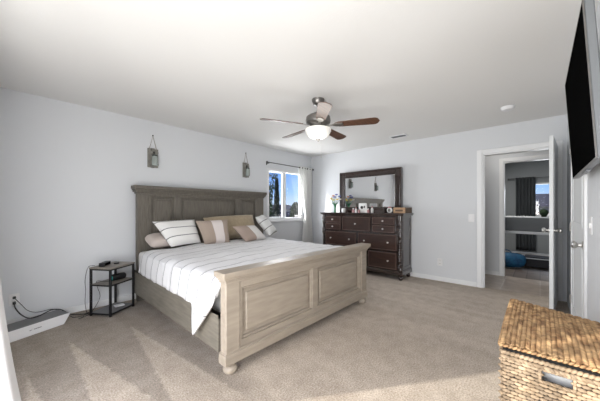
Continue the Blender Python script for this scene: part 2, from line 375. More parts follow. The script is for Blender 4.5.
# open bedroom door leaf, hinged by the corner
ang = math.atan2(.065, -.805)
d1 = thing('door_1', None, None, (4.885, -.14, 0.012), ang, world=False); d1['kind'] = 'structure'
leaf = MB().box(0, .80, 0, .035, 0, 2.02, .002)
for z0, z1 in ((.18, .92), (1.08, 1.86)):
    for side in (-.004, .035):
        leaf.frame(.12, .68, z0, z1, .025, side, side+.004, .001)
make('leaf', leaf, M['door'], d1)
kp = [(.0, 0), (.032, 0), (.032, .006), (.014, .010), (.012, .030), (.020, .036), (.029, .048), (.029, .058), (.020, .067), (0, .069)]
for s, nm in ((1, 'knob'), (-1, 'knob')):
    make(nm, MB().lathe(kp, (.735, .035 if s > 0 else 0, .955), 18, Matrix.Rotation(-s*PI/2, 4, 'X')), M['nickel'], d1, True)
for z in (.20, 1.0, 1.80):
    make('hinge', MB().box(-.012, .004, -.012, .030, z, z+.09, .002).lathe([(.006, 0), (.006, .1)], (-.006, -.008, z-.005), 8), M['nickel'], d1)
# closet door on the tv wall
cx0, cx1 = 2.93, 3.99
struct('trim_3', MB().box(cx0-.06, cx0, YS, YS+.018, 0, 2.10, .004).box(cx1, cx1+.06, YS, YS+.018, 0, 2.10, .004).box(cx0, cx1, YS, YS+.018, 2.04, 2.10, .004), M['trim'])
d2 = struct('door_2', MB().box(cx0, cx1, YS, YS+.010, .01, 2.04, .002), M['door'])
struct('panel', MB().frame(cx0+.14, cx1-.14, .2, .9, .03, YS+.010, YS+.014, .001).frame(cx0+.14, cx1-.14, 1.06, 1.88, .03, YS+.010, YS+.014, .001), M['door'], d2)
struct('knob', MB().lathe(kp, (3.0, YS+.010, .93), 18, Matrix.Rotation(-PI/2, 4, 'X')), M['nickel'], d2, True)
for z in (.22, .98, 1.78): struct('hinge', MB().lathe([(.008, 0), (.008, .09)], (cx1+.004, YS+.022, z), 8), M['nickel'], d2)

# hall beyond the door
hx = 6.0
struct('floor_hall', MB().box(X1+.06, 6.06, -1.6, 1.8, -.1, -.002), M['tile'])
struct('ceiling_hall', MB().box(X1+.12, 6.12, -1.6, 1.8, CH, CH+.1), M['ceiling'])
ey0, ey1, ez = -.36, .49, 2.05
struct('wall_hall', MB().box(hx, hx+.12, ey1, 1.8, 0, CH).box(hx, hx+.12, -1.6, ey0, 0, CH).box(hx, hx+.12, ey0, ey1, ez, CH), M['wall'])
struct('wall_hall_end', MB().box(X1+.12, hx, 1.7, 1.8, 0, CH), M['wall'])
struct('wall_hall_near', MB().box(X1+.12, hx, -1.6, -1.5, 0, CH), M['wall'])
struct('wall_hall_side', MB().box(X1+.115, X1+.12, -1.5, YS-.12, 0, CH), M['wall'])
baseboard('baseboard_hall', hx-.014, hx, .555, 1.7)
casing('trim_4', hx-.016, hx, ey0, ey1, ez, .062)
struct('trim_5', MB().box(hx, hx+.12, ey1-.016, ey1, 0, ez).box(hx, hx+.12, ey0, ey0+.016, 0, ez).box(hx, hx+.12, ey0+.016, ey1-.016, ez-.016, ez), M['trim'])
# far room
fx = 9.0
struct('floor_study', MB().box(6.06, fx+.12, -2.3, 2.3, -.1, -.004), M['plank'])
struct('ceiling_study', MB().box(6.12, fx+.12, -2.3, 2.3, CH, CH+.1), M['ceiling'])
vy0, vy1, vz0, vz1 = -.85, .13, 1.02, 1.86
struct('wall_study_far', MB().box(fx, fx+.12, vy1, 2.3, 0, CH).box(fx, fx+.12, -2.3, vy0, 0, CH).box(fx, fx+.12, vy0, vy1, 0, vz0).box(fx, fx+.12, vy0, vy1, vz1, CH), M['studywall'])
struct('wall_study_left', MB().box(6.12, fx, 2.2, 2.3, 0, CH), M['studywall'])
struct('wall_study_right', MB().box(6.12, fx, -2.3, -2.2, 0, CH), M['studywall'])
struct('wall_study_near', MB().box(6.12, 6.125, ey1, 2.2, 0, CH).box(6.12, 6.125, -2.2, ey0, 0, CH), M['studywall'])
w2 = struct('window_2', MB().frame(vy0, vy1, vz0, vz1, .04, fx-.01, fx+.07, axis='x'), M['vinyl'])
struct('pane', MB().box(fx+.045, fx+.05, vy0+.04, vy1-.04, vz0+.04, vz1-.04), M['glass'], w2)
baseboard('baseboard_study', fx-.014, fx, -2.2, 2.2)

# ------------------------------------------------------------ bed
BX0, BX1 = 1.12, 3.28
bed = thing('bed', 'king bed with tall grey panelled headboard and greige panelled footboard', 'bed', (2.13, 2.8, 0))
hb = MB().box(1.165, 1.30, 3.90, 3.98, 0, 1.44, .006).box(3.17, 3.30, 3.90, 3.98, 0, 1.44, .006)
hb.box(1.30, 3.17, 3.940, 3.970, .30, 1.44)
# stiles and rails round the three panels
for a_, b_ in ((1.30, 1.33), (1.635, 1.735), (2.70, 2.80), (3.13, 3.17)): hb.box(a_, b_, 3.905, 3.942, .55, 1.375, .003)
hb.box(1.30, 3.17, 3.905, 3.942, 1.375, 1.44, .003).box(1.30, 3.17, 3.905, 3.942, .30, .55, .003)
make('headboard', hb, M['headwood'], bed)
for a_, b_ in ((1.33, 1.635), (1.735, 2.70), (2.80, 3.13)):
    make('headboard_panel', MB().frame(a_, b_, .55, 1.375, .016, 3.912, 3.942, .005).box(a_+.045, b_-.045, 3.928, 3.942, .6, 1.33, .007), M['headwood'], bed)
cor = MB()
for i, (ov, z0, z1) in enumerate(((.012, 1.41, 1.435), (.028, 1.435, 1.455), (.036, 1.455, 1.475), (.046, 1.475, 1.518))):
    cor.box(1.165-ov, 3.30+ov, 3.90-ov, 3.98+min(ov, .03), z0, z1, .005, 2)
make('headboard_cornice', cor, M['headwood'], bed)
# side rails
for xh, xf, sg in ((1.125, 1.085, -1), (3.19, 3.15, 1)):
    mb = MB(); t_ = bmesh.new()
    def slab(x_off0, x_off1, z0, z1):
        q = [t_.verts.new((x+o_, y, z)) for z in (z0, z1) for x, y in ((xf, 1.78), (xh, 3.905)) for o_ in (x_off0, x_off1)]
        for f_ in ((0, 1, 3, 2), (4, 6, 7, 5), (0, 4, 5, 1), (2, 3, 7, 6), (0, 2, 6, 4), (1, 5, 7, 3)): t_.faces.new([q[k_] for k_ in f_])
    slab(-.016, .016, .145, .42); slab(-.023, .023, .39, .42)
    bmesh.ops.recalc_face_normals(t_, faces=t_.faces); mb._merge(t_)
    make('side_rail', mb, M['railwood'], bed)
# footboard
fy0, fy1 = 1.690, 1.742
fb = MB().box(1.068, 1.190, fy0-.012, fy1+.012, .075, .70, .006).box(3.03, 3.16, fy0-.012, fy1+.012, .075, .70, .006)
fb.box(1.18, 3.04, fy0+.030, fy1, .16, .70)
fb.box(2.065, 2.15, fy0, fy1, .215, .615, .003)
for a_, b_ in ((1.180, 1.215), (3.0, 3.035)): fb.box(a_, b_, fy0, fy1, .16, .70, .003)
fb.box(1.215, 3.0, fy0, fy1, .615, .70, .003).box(1.215, 3.0, fy0, fy1, .16, .215, .003)
make('footboard', fb, M['footwood'], bed)
for a_, b_ in ((1.215, 2.065), (2.15, 3.0)):
    make('footboard_panel', MB().frame(a_, b_, .215, .615, .018, fy0+.008, fy0+.032, .006).box(a_+.050, b_-.050, fy0+.014, fy0+.032, .265, .565, .009), M['footwood'], bed)
make('footboard_plinth', MB().box(1.056, 3.17, fy0-.022, fy1+.018, .075, .150, .006).box(1.062, 3.165, fy0-.016, fy1+.012, .150, .165, .005), M['footwood'], bed)
cap = MB()
for ov, z0, z1 in ((.008, .670, .688), (.016, .688, .702), (.027, .702, .718), (.040, .718, .757)):
    cap.box(1.068-ov, 3.16+ov, fy0-.012-ov, fy1+.012+ov*.6, z0, z1, .005, 2)
make('footboard_cap', cap, M['footwood'], bed)
bun = [(0, 0), (.036, 0), (.050, .015), (.054, .032), (.048, .050), (.036, .058), (.042, .066), (.046, .076), (0, .078)]
for x, y in ((1.125, 1.712), (3.09, 1.712)): make('foot', MB().lathe(bun, (x, y, 0), 22), M['footwood'], bed, True)
for x in (1.232, 3.235): make('foot', MB().box(x-.05, x+.05, 3.89, 3.985, 0, .03, .004), M['headwood'], bed)
make('centre_support', MB().box(2.1, 2.16, 1.77, 3.9, .16, .24).box(2.1, 2.16, 2.8, 2.86, 0, .16), M['railwood'], bed)
single('mattress', MB().box(1.165, 3.14, 1.785, 3.895, .26, .655, .05, 4), M['mattress'], 'thick pale mattress under the striped duvet', 'mattress', smooth=True, origin=(2.13, 2.8, .26))

# duvet
def duvet():
    bm = bmesh.new(); uvl = bm.loops.layers.uv.new('UVMap')
    NU, NV = 110, 90; yA, yB = 3.62, 1.785
    def hem(y):
        if y > 2.16: return .430+.014*noise.noise(Vector((y*6, 0, 0)))
        if y > 2.05: u = (2.16-y)/.11; return .425-.215*(u*u*(3-2*u))
        return .21+(2.05-y)/.265*.30
    def P(u, v):
        y = yA+(yB-yA)*v; h = hem(y); top = .700
        Ls = (.64-h)+.17+1.80+.17+.20
        s = u*Ls; a1 = .64-h
        if s < a1:                                   # left drop
            f = 1-s/a1; x = 1.072-.026*math.sin(f*PI*.5)-.010*noise.noise(Vector((y*5, 3, 0)))*f; z = h+s
            if y < 2.16: x -= .04*f*min(1, (2.16-y)/.1)
        elif s < a1+.17:
            q = (s-a1)/.17*PI/2; x = 1.072+.115*(1-math.cos(q)); z = .64+(top-.64)*math.sin(q)
        elif s < a1+1.97:
            q = (s-a1-.17)/1.80; x = 1.187+1.87*q; z = top+.030*math.sin(q*PI)
        elif s < a1+2.14:
            q = (s-a1-1.97)/.17*PI/2; x = 3.055+.115*math.sin(q); z = .64+(top-.64)*math.cos(q)
        else:
            x = 3.17+.02; z = .64-(s-a1-2.14)
        over = max(0, 1-abs(v-1)/.05)
        z -= .05*over**2 if z > .6 else 0
        head = max(0, 1-v/.06); z -= .03*head**2 if z > .6 else 0
        n = noise.noise(Vector((x*3.2, y*3.2, z*3)))*.016+noise.noise(Vector((x*9, y*9, 5+z*8)))*.007
        n += .003*math.sin(y*2*PI/.185+1.2)
        if s < a1+.05: x -= abs(n)*1.0
        else: z += n
        x += .050*max(0, (y-2.2)/1.4)
        return Vector((x, y, z)), s-a1, (yA-y)
    g = [[None]*(NV+1) for _ in range(NU+1)]
    for i in range(NU+1):
        for j in range(NV+1):
            p, s, t_ = P(i/NU, j/NV); v = bm.verts.new(p); g[i][j] = (v, (s, t_+.012*noise.noise(Vector((p.x*2, p.y*2, 0)))))
    for i in range(NU):
        for j in range(NV):
            q = (g[i][j], g[i+1][j], g[i+1][j+1], g[i][j+1]); f = bm.faces.new([a_[0] for a_ in q]); f.smooth = True
            for l, a_ in zip(f.loops, q): l[uvl].uv = a_[1]
    bmesh.ops.recalc_face_normals(bm, faces=bm.faces)
    if sum(f.normal.z for f in bm.faces) < 0: bmesh.ops.reverse_faces(bm, faces=bm.faces)
    mb = MB(); mb.bm = bm; return mb
dv = single('duvet', duvet(), M['duvet'], 'white duvet with thin dark stripes draped over the king bed', 'duvet', smooth=True, origin=(2.13, 2.8, .66))
md = dv.modifiers.new('thickness', 'SOLIDIFY'); md.thickness = .022; md.offset = -1

# pillows given by four corners (top left, top right, bottom right, bottom left)
def pillow(name, c, thick, m, label, cat='pillow', group=None, n=18, rnd=.02):
    c = [Vector(p) for p in c]; c[0].z -= .014; c[1].z -= .014; c[2].z -= .026; c[3].z -= .026; bm = bmesh.new(); uvl = bm.loops.layers.uv.new('UVMap')
    nor = (c[1]-c[0]).cross(c[3]-c[0]).normalized(); w = (c[1]-c[0]).length; h = (c[3]-c[0]).length
    cen = sum(c, Vector())/4
    for side in (1, -1):
        g = []
        for i in range(n+1):
            r = []
            for j in range(n+1):
                u, v = i/n, j/n; a_, b_ = 2*u-1, 2*v-1
                # edges bow inwards between the corners
                pu = u-.035*a_*(1-b_*b_)*abs(a_); pv = v-.035*b_*(1-a_*a_)*abs(b_)
                q2 = 1-rnd*a_*a_*b_*b_; pu = .5+(pu-.5)*q2; pv = .5+(pv-.5)*q2
                p = c[0].lerp(c[1], pu).lerp(c[3].lerp(c[2], pu), pv)
                f = max(0, (1-a_**4)*(1-b_**4))**.55
                k = 1+.12*noise.noise(Vector((u*3+cen.x*7, v*3, side)))
                r.append((bm.verts.new(p+nor*side*thick/2*f*k), (u*(w if 'stripe' in m.name or 'striped' in m.name else 1), v*(h if 'striped' in m.name else 1))))
            g.append(r)
        for i in range(n):
            for j in range(n):
                q = (g[i][j], g[i+1][j], g[i+1][j+1], g[i][j+1])
                f = bm.faces.new([x[0] for x in q]); f.smooth = True
                for l, x in zip(f.loops, q): l[uvl].uv = x[1]
    bmesh.ops.remove_doubles(bm, verts=bm.verts, dist=1e-5); bmesh.ops.recalc_face_normals(bm, faces=bm.faces)
    mb = MB(); mb.bm = bm
    return single(name, mb, m, label, cat, group, smooth=True, origin=tuple(cen))
pillow('bed_pillow', [(1.19, 3.86, .86), (1.80, 3.86, .88), (1.80, 3.60, .80), (1.18, 3.56, .77)], .14, M['pinkish'], 'plain pale beige pillow lying flat at the left head corner', rnd=.16)
pillow('striped_pillow', [(1.25, 3.66, 1.065), (1.84, 3.70, 1.075), (1.84, 3.50, .765), (1.41, 3.46, .750)], .17, M['pstripe'], 'large white pillow with thin grey stripes at the left of the bed')
pillow('tan_cushion', [(1.99, 3.80, 1.095), (2.92, 3.72, 1.13), (2.91, 3.56, .76), (2.05, 3.56, .77)], .20, M['gold'], 'wide tan cushion standing behind the other cushions', rnd=.05)
pillow('panel_cushion', [(1.745, 3.50, 1.065), (2.235, 3.46, 1.075), (2.20, 3.34, .735), (1.82, 3.38, .740)], .15, M['centreblock'], 'taupe square cushion with a white centre band', 'cushion')
pillow('lumbar_cushion', [(2.26, 3.40, .965), (2.695, 3.40, .960), (2.84, 3.28, .750), (2.40, 3.24, .742)], .13, M['halfblock'], 'small front cushion half taupe and half white', 'cushion')
pillow('striped_pillow', [(2.84, 3.58, 1.09), (3.06, 3.68, 1.125), (3.28, 3.50, .81), (2.98, 3.34, .765)], .13, M['pstripe2'], 'white pillow with bold black stripes leaning at the right end')

# ------------------------------------------------------------ dresser
dr = thing('dresser', 'long dark espresso wooden dresser with seven drawers and turned corner columns', 'dresser', (4.67, 2.545, 0))
DX, DY0, DY1 = 4.45, 1.70, 3.39
body = MB().box(DX+.015, 4.885, DY0+.02, DY1-.02, .12, 1.10)
body.box(DX+.0, DX+.02, DY0+.09, DY1-.09, 1.065, 1.10).box(DX, DX+.02, DY0+.09, DY1-.09, .765, .787).box(DX, DX+.02, DY0+.09, DY1-.09, .460, .485).box(DX, DX+.02, 2.255, 2.285, .787, 1.065).box(DX, DX+.02, 2.89, 2.915, .787, 1.065).box(DX, DX+.02, 2.545, 2.575, .485, .765).box(DX, DX+.02, 2.33, 2.36, .165, .46)
# framed side panels
for y in (DY0+.012, DY1-.020):
    body.frame(DX+.05, 4.88, .17, 1.09, .05, y, y+.010, .002)
make('case', body, M['darkwood'], dr)
make('top', MB().box(DX-.035, 4.89, DY0-.025, DY1+.025, 1.105, 1.135, .006, 2).box(DX-.02, 4.885, DY0-.012, DY1+.012, 1.09, 1.105, .004), M['darkwood'], dr)
make('plinth', MB().box(DX-.015, 4.885, DY0, DY1, .085, .150, .006).box(DX-.006, 4.885, DY0+.006, DY1-.006, .150, .165, .004), M['darkwood'], dr)
kn = [(0, 0), (.012, 0), (.007, .006), (.006, .014), (.014, .020), (.015, .026), (.009, .031), (0, .032)]
def drawer(y0, y1, z0, z1, knobs):
    d = make('drawer', MB().box(DX-.014, DX+.018, y0, y1, z0, z1, .004), M['drawerwood'], dr)
    make('bead', MB().frame(y0+.010, y1-.010, z0+.010, z1-.010, .006, DX-.018, DX-.013, .001, 'x'), M['bead'], d)
    for y in knobs: make('knob', MB().lathe(kn, (DX-.012, y, (z0+z1)/2), 14, Matrix.Rotation(-PI/2, 4, 'Y')), M['knob'], d, True)
for (a_, b_) in ((1.835, 2.25), (2.92, 3.29)):
    drawer(a_, b_, .932, 1.062, [(a_+b_)/2]); drawer(a_, b_, .792, .922, [(a_+b_)/2])
drawer(2.29, 2.885, .792, 1.062, [2.59])
drawer(1.80, 2.54, .49, .762, [1.95, 2.40]); drawer(2.58, 3.29, .49, .762, [2.72, 3.15])
drawer(1.80, 2.325, .17, .455, [1.95]); drawer(2.365, 3.29, .17, .455, [2.55, 3.12])
def column(y):
    prof = [(0, .165), (.038, .165), (.038, .22), (.030, .23), (.036, .25), (.026, .265), (.022, .30)]
    for k in range(9): z = .32+k*.04; prof += [(.030, z), (.022, z+.02)]
    prof += [(.026, .70), (.038, .73), (.030, .76), (.036, .80), (.026, .83), (.020, .87), (.030, .92), (.034, .96), (.028, .99), (.038, 1.0), (.038, 1.09), (0, 1.09)]
    make('column', MB().lathe(prof, (DX+.012, y, 0), 16), M['darkwood'], dr, True)
column(DY0+.045); column(DY1-.045)
ft = [(0, 0), (.022, 0), (.030, .012), (.036, .035), (.030, .055), (.022, .062), (.036, .070), (.040, .086), (0, .086)]
for x in (DX+.035, 4.83):
    for y in (DY0+.05, DY1-.05): make('foot', MB().lathe(ft, (x, y, 0), 18), M['darkwood'], dr, True)

# mirror
mr = thing('dresser_mirror', 'wide dark wood framed mirror standing on the dresser', 'mirror', (4.83, 2.52, 1.135))
MY0, MY1, MZ0, MZ1 = 1.87, 3.165, 1.135, 1.955
fr = MB().frame(MY0, MY1, MZ0, MZ1, .105, 4.80, 4.86, .006, 'x').frame(MY0-.012, MY1+.012, MZ0, MZ1+.012, .03, 4.785, 4.865, .006, 'x').frame(MY0+.085, MY1-.085, MZ0+.085, MZ1-.085, .025, 4.788, 4.81, .005, 'x')
make('frame', fr, M['darkwood'], mr)
make('glass', MB().box(4.812, 4.818, MY0+.1, MY1-.1, MZ0+.1, MZ1-.1), M['mirror'], mr)

# ------------------------------------------------------------ things on the dresser
TZ = 1.1352
v = thing('flower_vase', 'slim green-stemmed flower vase with yellow and blue blooms on the dresser', 'vase', (4.55, 3.13, TZ))
make('vase', MB().lathe([(0, TZ), (.026, TZ), (.022, TZ+.02), (.018, TZ+.09), (.024, TZ+.14), (.021, TZ+.139), (.014, TZ+.09), (0, TZ+.02)], (4.55, 3.13, 0), 16), M['green'], v, True)
fl = [((4.53, 3.19), .23, (.65, .45, .02)), ((4.56, 3.16), .21, (.72, .60, .12)), ((4.52, 3.12), .26, (.12, .12, .35)), ((4.55, 3.09), .22, (.70, .50, .05)), ((4.57, 3.06), .27, (.10, .12, .40)),
      ((4.55, 3.04), .22, (.75, .70, .60)), ((4.53, 3.15), .28, (.55, .20, .12)), ((4.56, 3.20), .25, (.75, .70, .65)), ((4.54, 3.10), .30, (.15, .15, .40))]
for i, ((x, y), h, c_) in enumerate(fl):
    y = 3.13+(y-3.13)*1.35; h = h*1.2
    s_ = make('stem', MB().tube([(4.55, 3.13, TZ+.03), ((4.55+x)/2, (3.13*1.3+y*.7)/2, TZ+h*.6), (x, y, TZ+h)], .003, 6, 4), M['green'], v)
    fm = MB()
    for k in range(5): fm.ball((x+.015*math.cos(k*1.257), y+.015*math.sin(k*1.257), TZ+h+.004), .015, (1, 1, .9), 8)
    fm.ball((x, y, TZ+h+.006), .009, n=8)
    make('flower', fm, mat('petal', c_, .7), s_, True)
lf = MB()
for k in range(10):
    a_ = k*.63; lf.tube([(4.55, 3.13, TZ+.12), (4.55+.02*math.cos(a_), 3.13+.03*math.sin(a_), TZ+.17), (4.55+.03*math.cos(a_), 3.13+.085*math.sin(a_), TZ+.20+.01*(k % 3))], [.003, .008, .002], 5)
make('leaves', lf, M['green'], v)
single('candle_cup', MB().lathe([(0, 0), (.034, 0), (.038, .01), (.038, .075), (.034, .085), (.030, .085), (.030, .03), (0, .03)], n=18), M['wcer'], 'white round candle cup beside the flowers', 'candle', smooth=True, origin=(0, 0, 0)).location = (4.56, 2.93, TZ)
single('trinket_dish', MB().lathe([(0, 0), (.04, 0), (.065, .025), (.075, .05), (.070, .052), (.058, .03), (0, .012)], n=18), M['darkwood'], 'small dark bowl between the candle cup and the white mug', 'bowl', smooth=True, origin=(0, 0, 0)).location = (4.56, 2.80, TZ)
mg = thing('square_mug', 'tall white square frame with black centre near the middle of the dresser', 'frame', (4.60, 2.52, TZ))
make('body', MB().box(4.575, 4.615, 2.44, 2.60, TZ, TZ+.18, .012, 2), M['wcer'], mg); make('face', MB().ball((4.574, 2.53, TZ+.10), .03, (.15, 1, 1), 14).box(4.570, 4.576, 2.465, 2.49, TZ+.09, TZ+.13), M['blackface'], mg)
def bottle(x, y, r, h, m, lidm, label):
    t_ = thing('perfume_bottle', label, 'bottle', (x, y, TZ), 0, 'small bottles on the dresser')
    make('bottle', MB().lathe([(0, TZ), (r, TZ), (r, TZ+h*.62), (r*.45, TZ+h*.75), (r*.45, TZ+h*.8), (0, TZ+h*.8)], (x, y, 0), 14), m, t_, True)
    make('cap', MB().lathe([(0, TZ+h*.8), (r*.6, TZ+h*.8), (r*.6, TZ+h), (0, TZ+h)], (x, y, 0), 12), lidm, t_, True)
bottle(4.53, 2.69, .024, .085, M['rose'], M['wcer'], 'rose bottle with white cap, nearest the dark bowl')
bottle(4.52, 2.625, .02, .10, M['wcer'], M['rose'], 'white bottle with rose cap left of the white square frame')
bottle(4.51, 2.555, .022, .075, M['rose'], M['darkwood'], 'rose bottle with dark cap in front of the white square frame')
bottle(4.53, 2.41, .024, .115, M['wcer'], M['wcer'], 'all-white bottle just right of the white square frame')
bottle(4.50, 2.355, .022, .08, M['rose'], M['wcer'], 'rose bottle with white cap at the middle of the bottle row')
bottle(4.54, 2.30, .025, .12, M['wcer'], M['rose'], 'tallest white bottle, beside the dark jewellery box')
jb = thing('jewellery_box', 'low dark wooden jewellery box left of the white round clock', 'box', (4.58, 2.16, TZ))
make('body', MB().box(4.51, 4.65, 2.06, 2.26, TZ, TZ+.065, .004), M['darkwood'], jb); make('lid', MB().box(4.505, 4.655, 2.055, 2.265, TZ+.067, TZ+.095, .006, 2), M['darkwood'], jb)
ck = thing('round_clock', 'small white round clock with red top next to the crate', 'clock', (4.54, 1.965, TZ))
make('body', MB().ball((4.54, 1.965, TZ+.05), .05, (.55, 1, 1), 18), M['wcer'], ck, True)
make('face', MB().ball((4.512, 1.965, TZ+.05), .028, (.15, 1, 1), 14), M['pewter'], ck, True)
make('cap', MB().lathe([(0, 0), (.032, 0), (.024, .014), (0, .018)], (4.54, 1.965, TZ+.094), 14), M['red'], ck, True)
cr_ = thing('wooden_crate', 'small pale wooden crate at the right end of the dresser', 'crate', (4.70, 1.80, TZ))
make('front', MB().box(4.55, 4.565, 1.70, 1.905, TZ, TZ+.095, .002), M['pine'], cr_)
make('side', MB().box(4.565, 4.87, 1.70, 1.712, TZ, TZ+.10, .002), M['darkcrate'], cr_); make('side', MB().box(4.565, 4.78, 1.893, 1.905, TZ, TZ+.10, .002), M['darkcrate'], cr_)
make('bottom', MB().box(4.565, 4.78, 1.712, 1.893, TZ, TZ+.01), M['pine'], cr_); make('back', MB().box(4.768, 4.78, 1.712, 1.893, TZ+.01, TZ+.095), M['pine'], cr_)
make('label_band', MB().box(4.548, 4.55, 1.74, 1.87, TZ+.03, TZ+.06), M['darkcrate'], cr_)
# slippers under the dresser
single('folded_bag', MB().box(4.50, 4.78, 2.56, 2.90, 0, .06, .02, 2), M['stone'], 'flat charcoal bag lying on the carpet under the dresser', 'bag', smooth=True, origin=(4.64, 2.73, 0))

# ------------------------------------------------------------ ceiling fan
FX, FY = 2.365, 1.855
fan = thing('ceiling_fan', 'five-bladed walnut ceiling fan with frosted bowl light', 'ceiling fan', (FX, FY, CH))
make('canopy', MB().lathe([(0, 2.4395), (.072, 2.4395), (.070, 2.42), (.055, 2.385), (.03, 2.37), (0, 2.37)], (FX, FY, 0), 24), M['pewter'], fan, True)
make('downrod', MB().lathe([(.012, 2.25), (.012, 2.38)], (FX, FY, 0), 12), M['pewter'], fan, True)
make('motor_housing', MB().lathe([(0, 2.275), (.05, 2.275), (.10, 2.265), (.135, 2.24), (.142, 2.20), (.135, 2.175), (.10, 2.155), (.09, 2.135), (.10, 2.13), (.10, 2.115), (0, 2.115)], (FX, FY, 0), 28), M['pewter'], fan, True)
make('light_bowl', MB().lathe([(.080, 2.118), (.142, 2.108), (.146, 2.100), (.136, 2.062), (.108, 2.026), (.06, 2.002), (0, 1.994)], (FX, FY, 0), 28), M['frost'], fan, True)
make('finial', MB().lathe([(0, 2.0), (.028, 2.0), (.024, 1.985), (.010, 1.978), (.008, 1.968), (0, 1.966)], (FX, FY, 0), 14), M['pewter'], fan, True)
ch_ = make('pull_chain', MB().tube([(FX+.03, FY-.02, 2.12), (FX+.03, FY-.02, 1.80)], .0011, 6), M['nickel'], fan); make('pull', MB().ball((FX+.03, FY-.02, 1.795), .005, (1, 1, 1.8), 8), M['nickel'], ch_)
outl = []
for k in range(25):
    u = k/24; x = .19+.475*u; hw = .048+.022*u
    if u > .86: hw *= math.sqrt(max(0, 1-((u-.86)/.14)**2))
    if u < .05: hw *= .7
    outl.append((x, hw))
poly = [(x, w_) for x, w_ in outl]+[(x, -w_) for x, w_ in reversed(outl[:-1])]
for k in range(5):
    A = math.radians(224+72*k)
    R = Matrix.Translation((FX, FY, 2.142)) @ Matrix.Rotation(A, 4, 'Z') @ Matrix.Rotation(math.radians(-12), 4, 'X')
    bl = make('blade', MB().prism(poly, .007, .0015, mtx=R), M['fanblade'], fan)
    arm = MB().prism([(.10, .018), (.16, .014), (.20, .035), (.27, .030), (.285, 0), (.27, -.030), (.20, -.035), (.16, -.014), (.10, -.018)], .006, .001, mtx=R @ Matrix.Translation((0, 0, -.0065)))
    make('blade_bracket', arm, M['nickel'], bl)
pl = bpy.data.lights.new('fan_bulb', 'POINT'); pl.energy = 3.5; pl.shadow_soft_size = .14; pl.color = (1, .96, .9)
po = bpy.data.objects.new('fan_bulb', pl); COL.objects.link(po); po.location = (0, 0, 1.93-CH); po.parent = fan

vt = thing('ceiling_vent', 'small white slatted air vent in the ceiling', 'vent', (4.465, 1.78, CH))
R = Matrix.Translation((4.465, 1.78, 2.4395)) @ Matrix.Rotation(0, 4, 'Z')
vf = MB()
for a_, b_, c_, d_ in ((-.08, -.06, -.14, .14), (.06, .08, -.14, .14), (-.06, .06, -.14, -.12), (-.06, .06, .12, .14)): vf.box(a_, b_, c_, d_, -.010, 0, .002, mtx=R)
make('frame', vf, M['trim'], vt); make('backing', MB().box(-.06, .06, -.12, .12, -.002, 0, mtx=R), M['pewter'], vt)
for k in range(5): make('slat', MB().box(-.052+k*.024, -.044+k*.024, -.12, .12, -.008, -.002, mtx=R), M['silver'], vt)
sm = thing('smoke_detector', 'round white smoke detector on the ceiling near the doorway', 'smoke detector', (4.07, .29, CH))
make('base', MB().lathe([(0, 2.4395), (.072, 2.4395), (.072, 2.428), (0, 2.428)], (4.07, .29, 0), 24), M['trim'], sm, True)
make('cover', MB().lathe([(0, 2.428), (.064, 2.428), (.060, 2.408), (.045, 2.400), (0, 2.399)], (4.07, .29, 0), 24), M['whiteplastic'], sm, True)

# ------------------------------------------------------------ wall fittings
def outlet(loc, rz, label, name='wall_outlet', cat='outlet', sw=False):
    t_ = thing(name, label, cat, loc, rz, world=False)
    make('cover_plate', MB().box(-.040, .040, -.006, 0, -.062, .062, .003), M['whiteplastic'], t_)
    if sw: make('toggle', MB().box(-.008, .008, -.014, -.006, -.018, .018, .002), M['wcer'], t_)
    else:
        for z in (.028, -.028):
            s_ = make('socket', MB().box(-.018, .018, -.009, -.006, z-.018, z+.018, .004), M['wcer'], t_)
            make('slots', MB().box(-.009, -.006, -.0095, -.009, z-.004, z+.008).box(.006, .009, -.0095, -.009, z-.004, z+.008), M['blackface'], s_)
    return t_
outlet((.072, Y1, .27), 0, 'white wall outlet with black plug above the long white case')
outlet((X1, 1.25, .317), -PI/2, 'white wall outlet low on the wall right of the dresser')
outlet((X1, .80, 1.066), -PI/2, 'white light switch beside the open doorway', 'light_switch', 'light switch', True)
outlet((2.66, YS, 1.10), PI, 'white light switch under the television', 'light_switch', 'light switch', True)
# mason jar sconces
def sconce(x, label):
    t_ = thing('jar_sconce', label, 'wall decoration', (x, Y1, 1.79), group='mason jar sconces above the headboard')
    bd = MB().box(x-.068, x-.024, Y1-.02, Y1-.002, 1.79, 2.055, .003).box(x-.022, x+.022, Y1-.02, Y1-.002, 1.785, 2.06, .003).box(x+.024, x+.068, Y1-.02, Y1-.002, 1.79, 2.05, .003)
    bd.box(x-.068, x+.068, Y1-.028, Y1-.02, 1.82, 1.845).box(x-.068, x+.068, Y1-.028, Y1-.02, 1.99, 2.012)
    make('board', bd, M['barnwood'], t_)
    j = make('jar', MB().lathe([(0, 1.81), (.034, 1.81), (.038, 1.83), (.038, 1.92), (.028, 1.945), (.028, 1.965), (0, 1.965)], (x+.005, Y1-.068, 0), 16), M['jar'], t_, True)
    make('jar_clamp', MB().lathe([(.030, 1.945), (.032, 1.945), (.032, 1.96), (.030, 1.96)], (x+.005, Y1-.068, 0), 16).box(x-.002, x+.012, Y1-.042, Y1-.028, 1.935, 2.01), M['blackmetal'], t_)
    make('twine', MB().tube([(x-.045, Y1-.012, 2.05), (x, Y1-.012, 2.235), (x+.045, Y1-.012, 2.05)], .004, 6), M['twine'], t_)
    make('nail', MB().ball((x, Y1-.012, 2.238), .010, n=8), M['blackmetal'], t_)
sconce(1.40, 'wooden board sconce with mason jar on the wall above the headboard\'s left end')
sconce(2.99, 'wooden board sconce with mason jar on the wall left of the window')

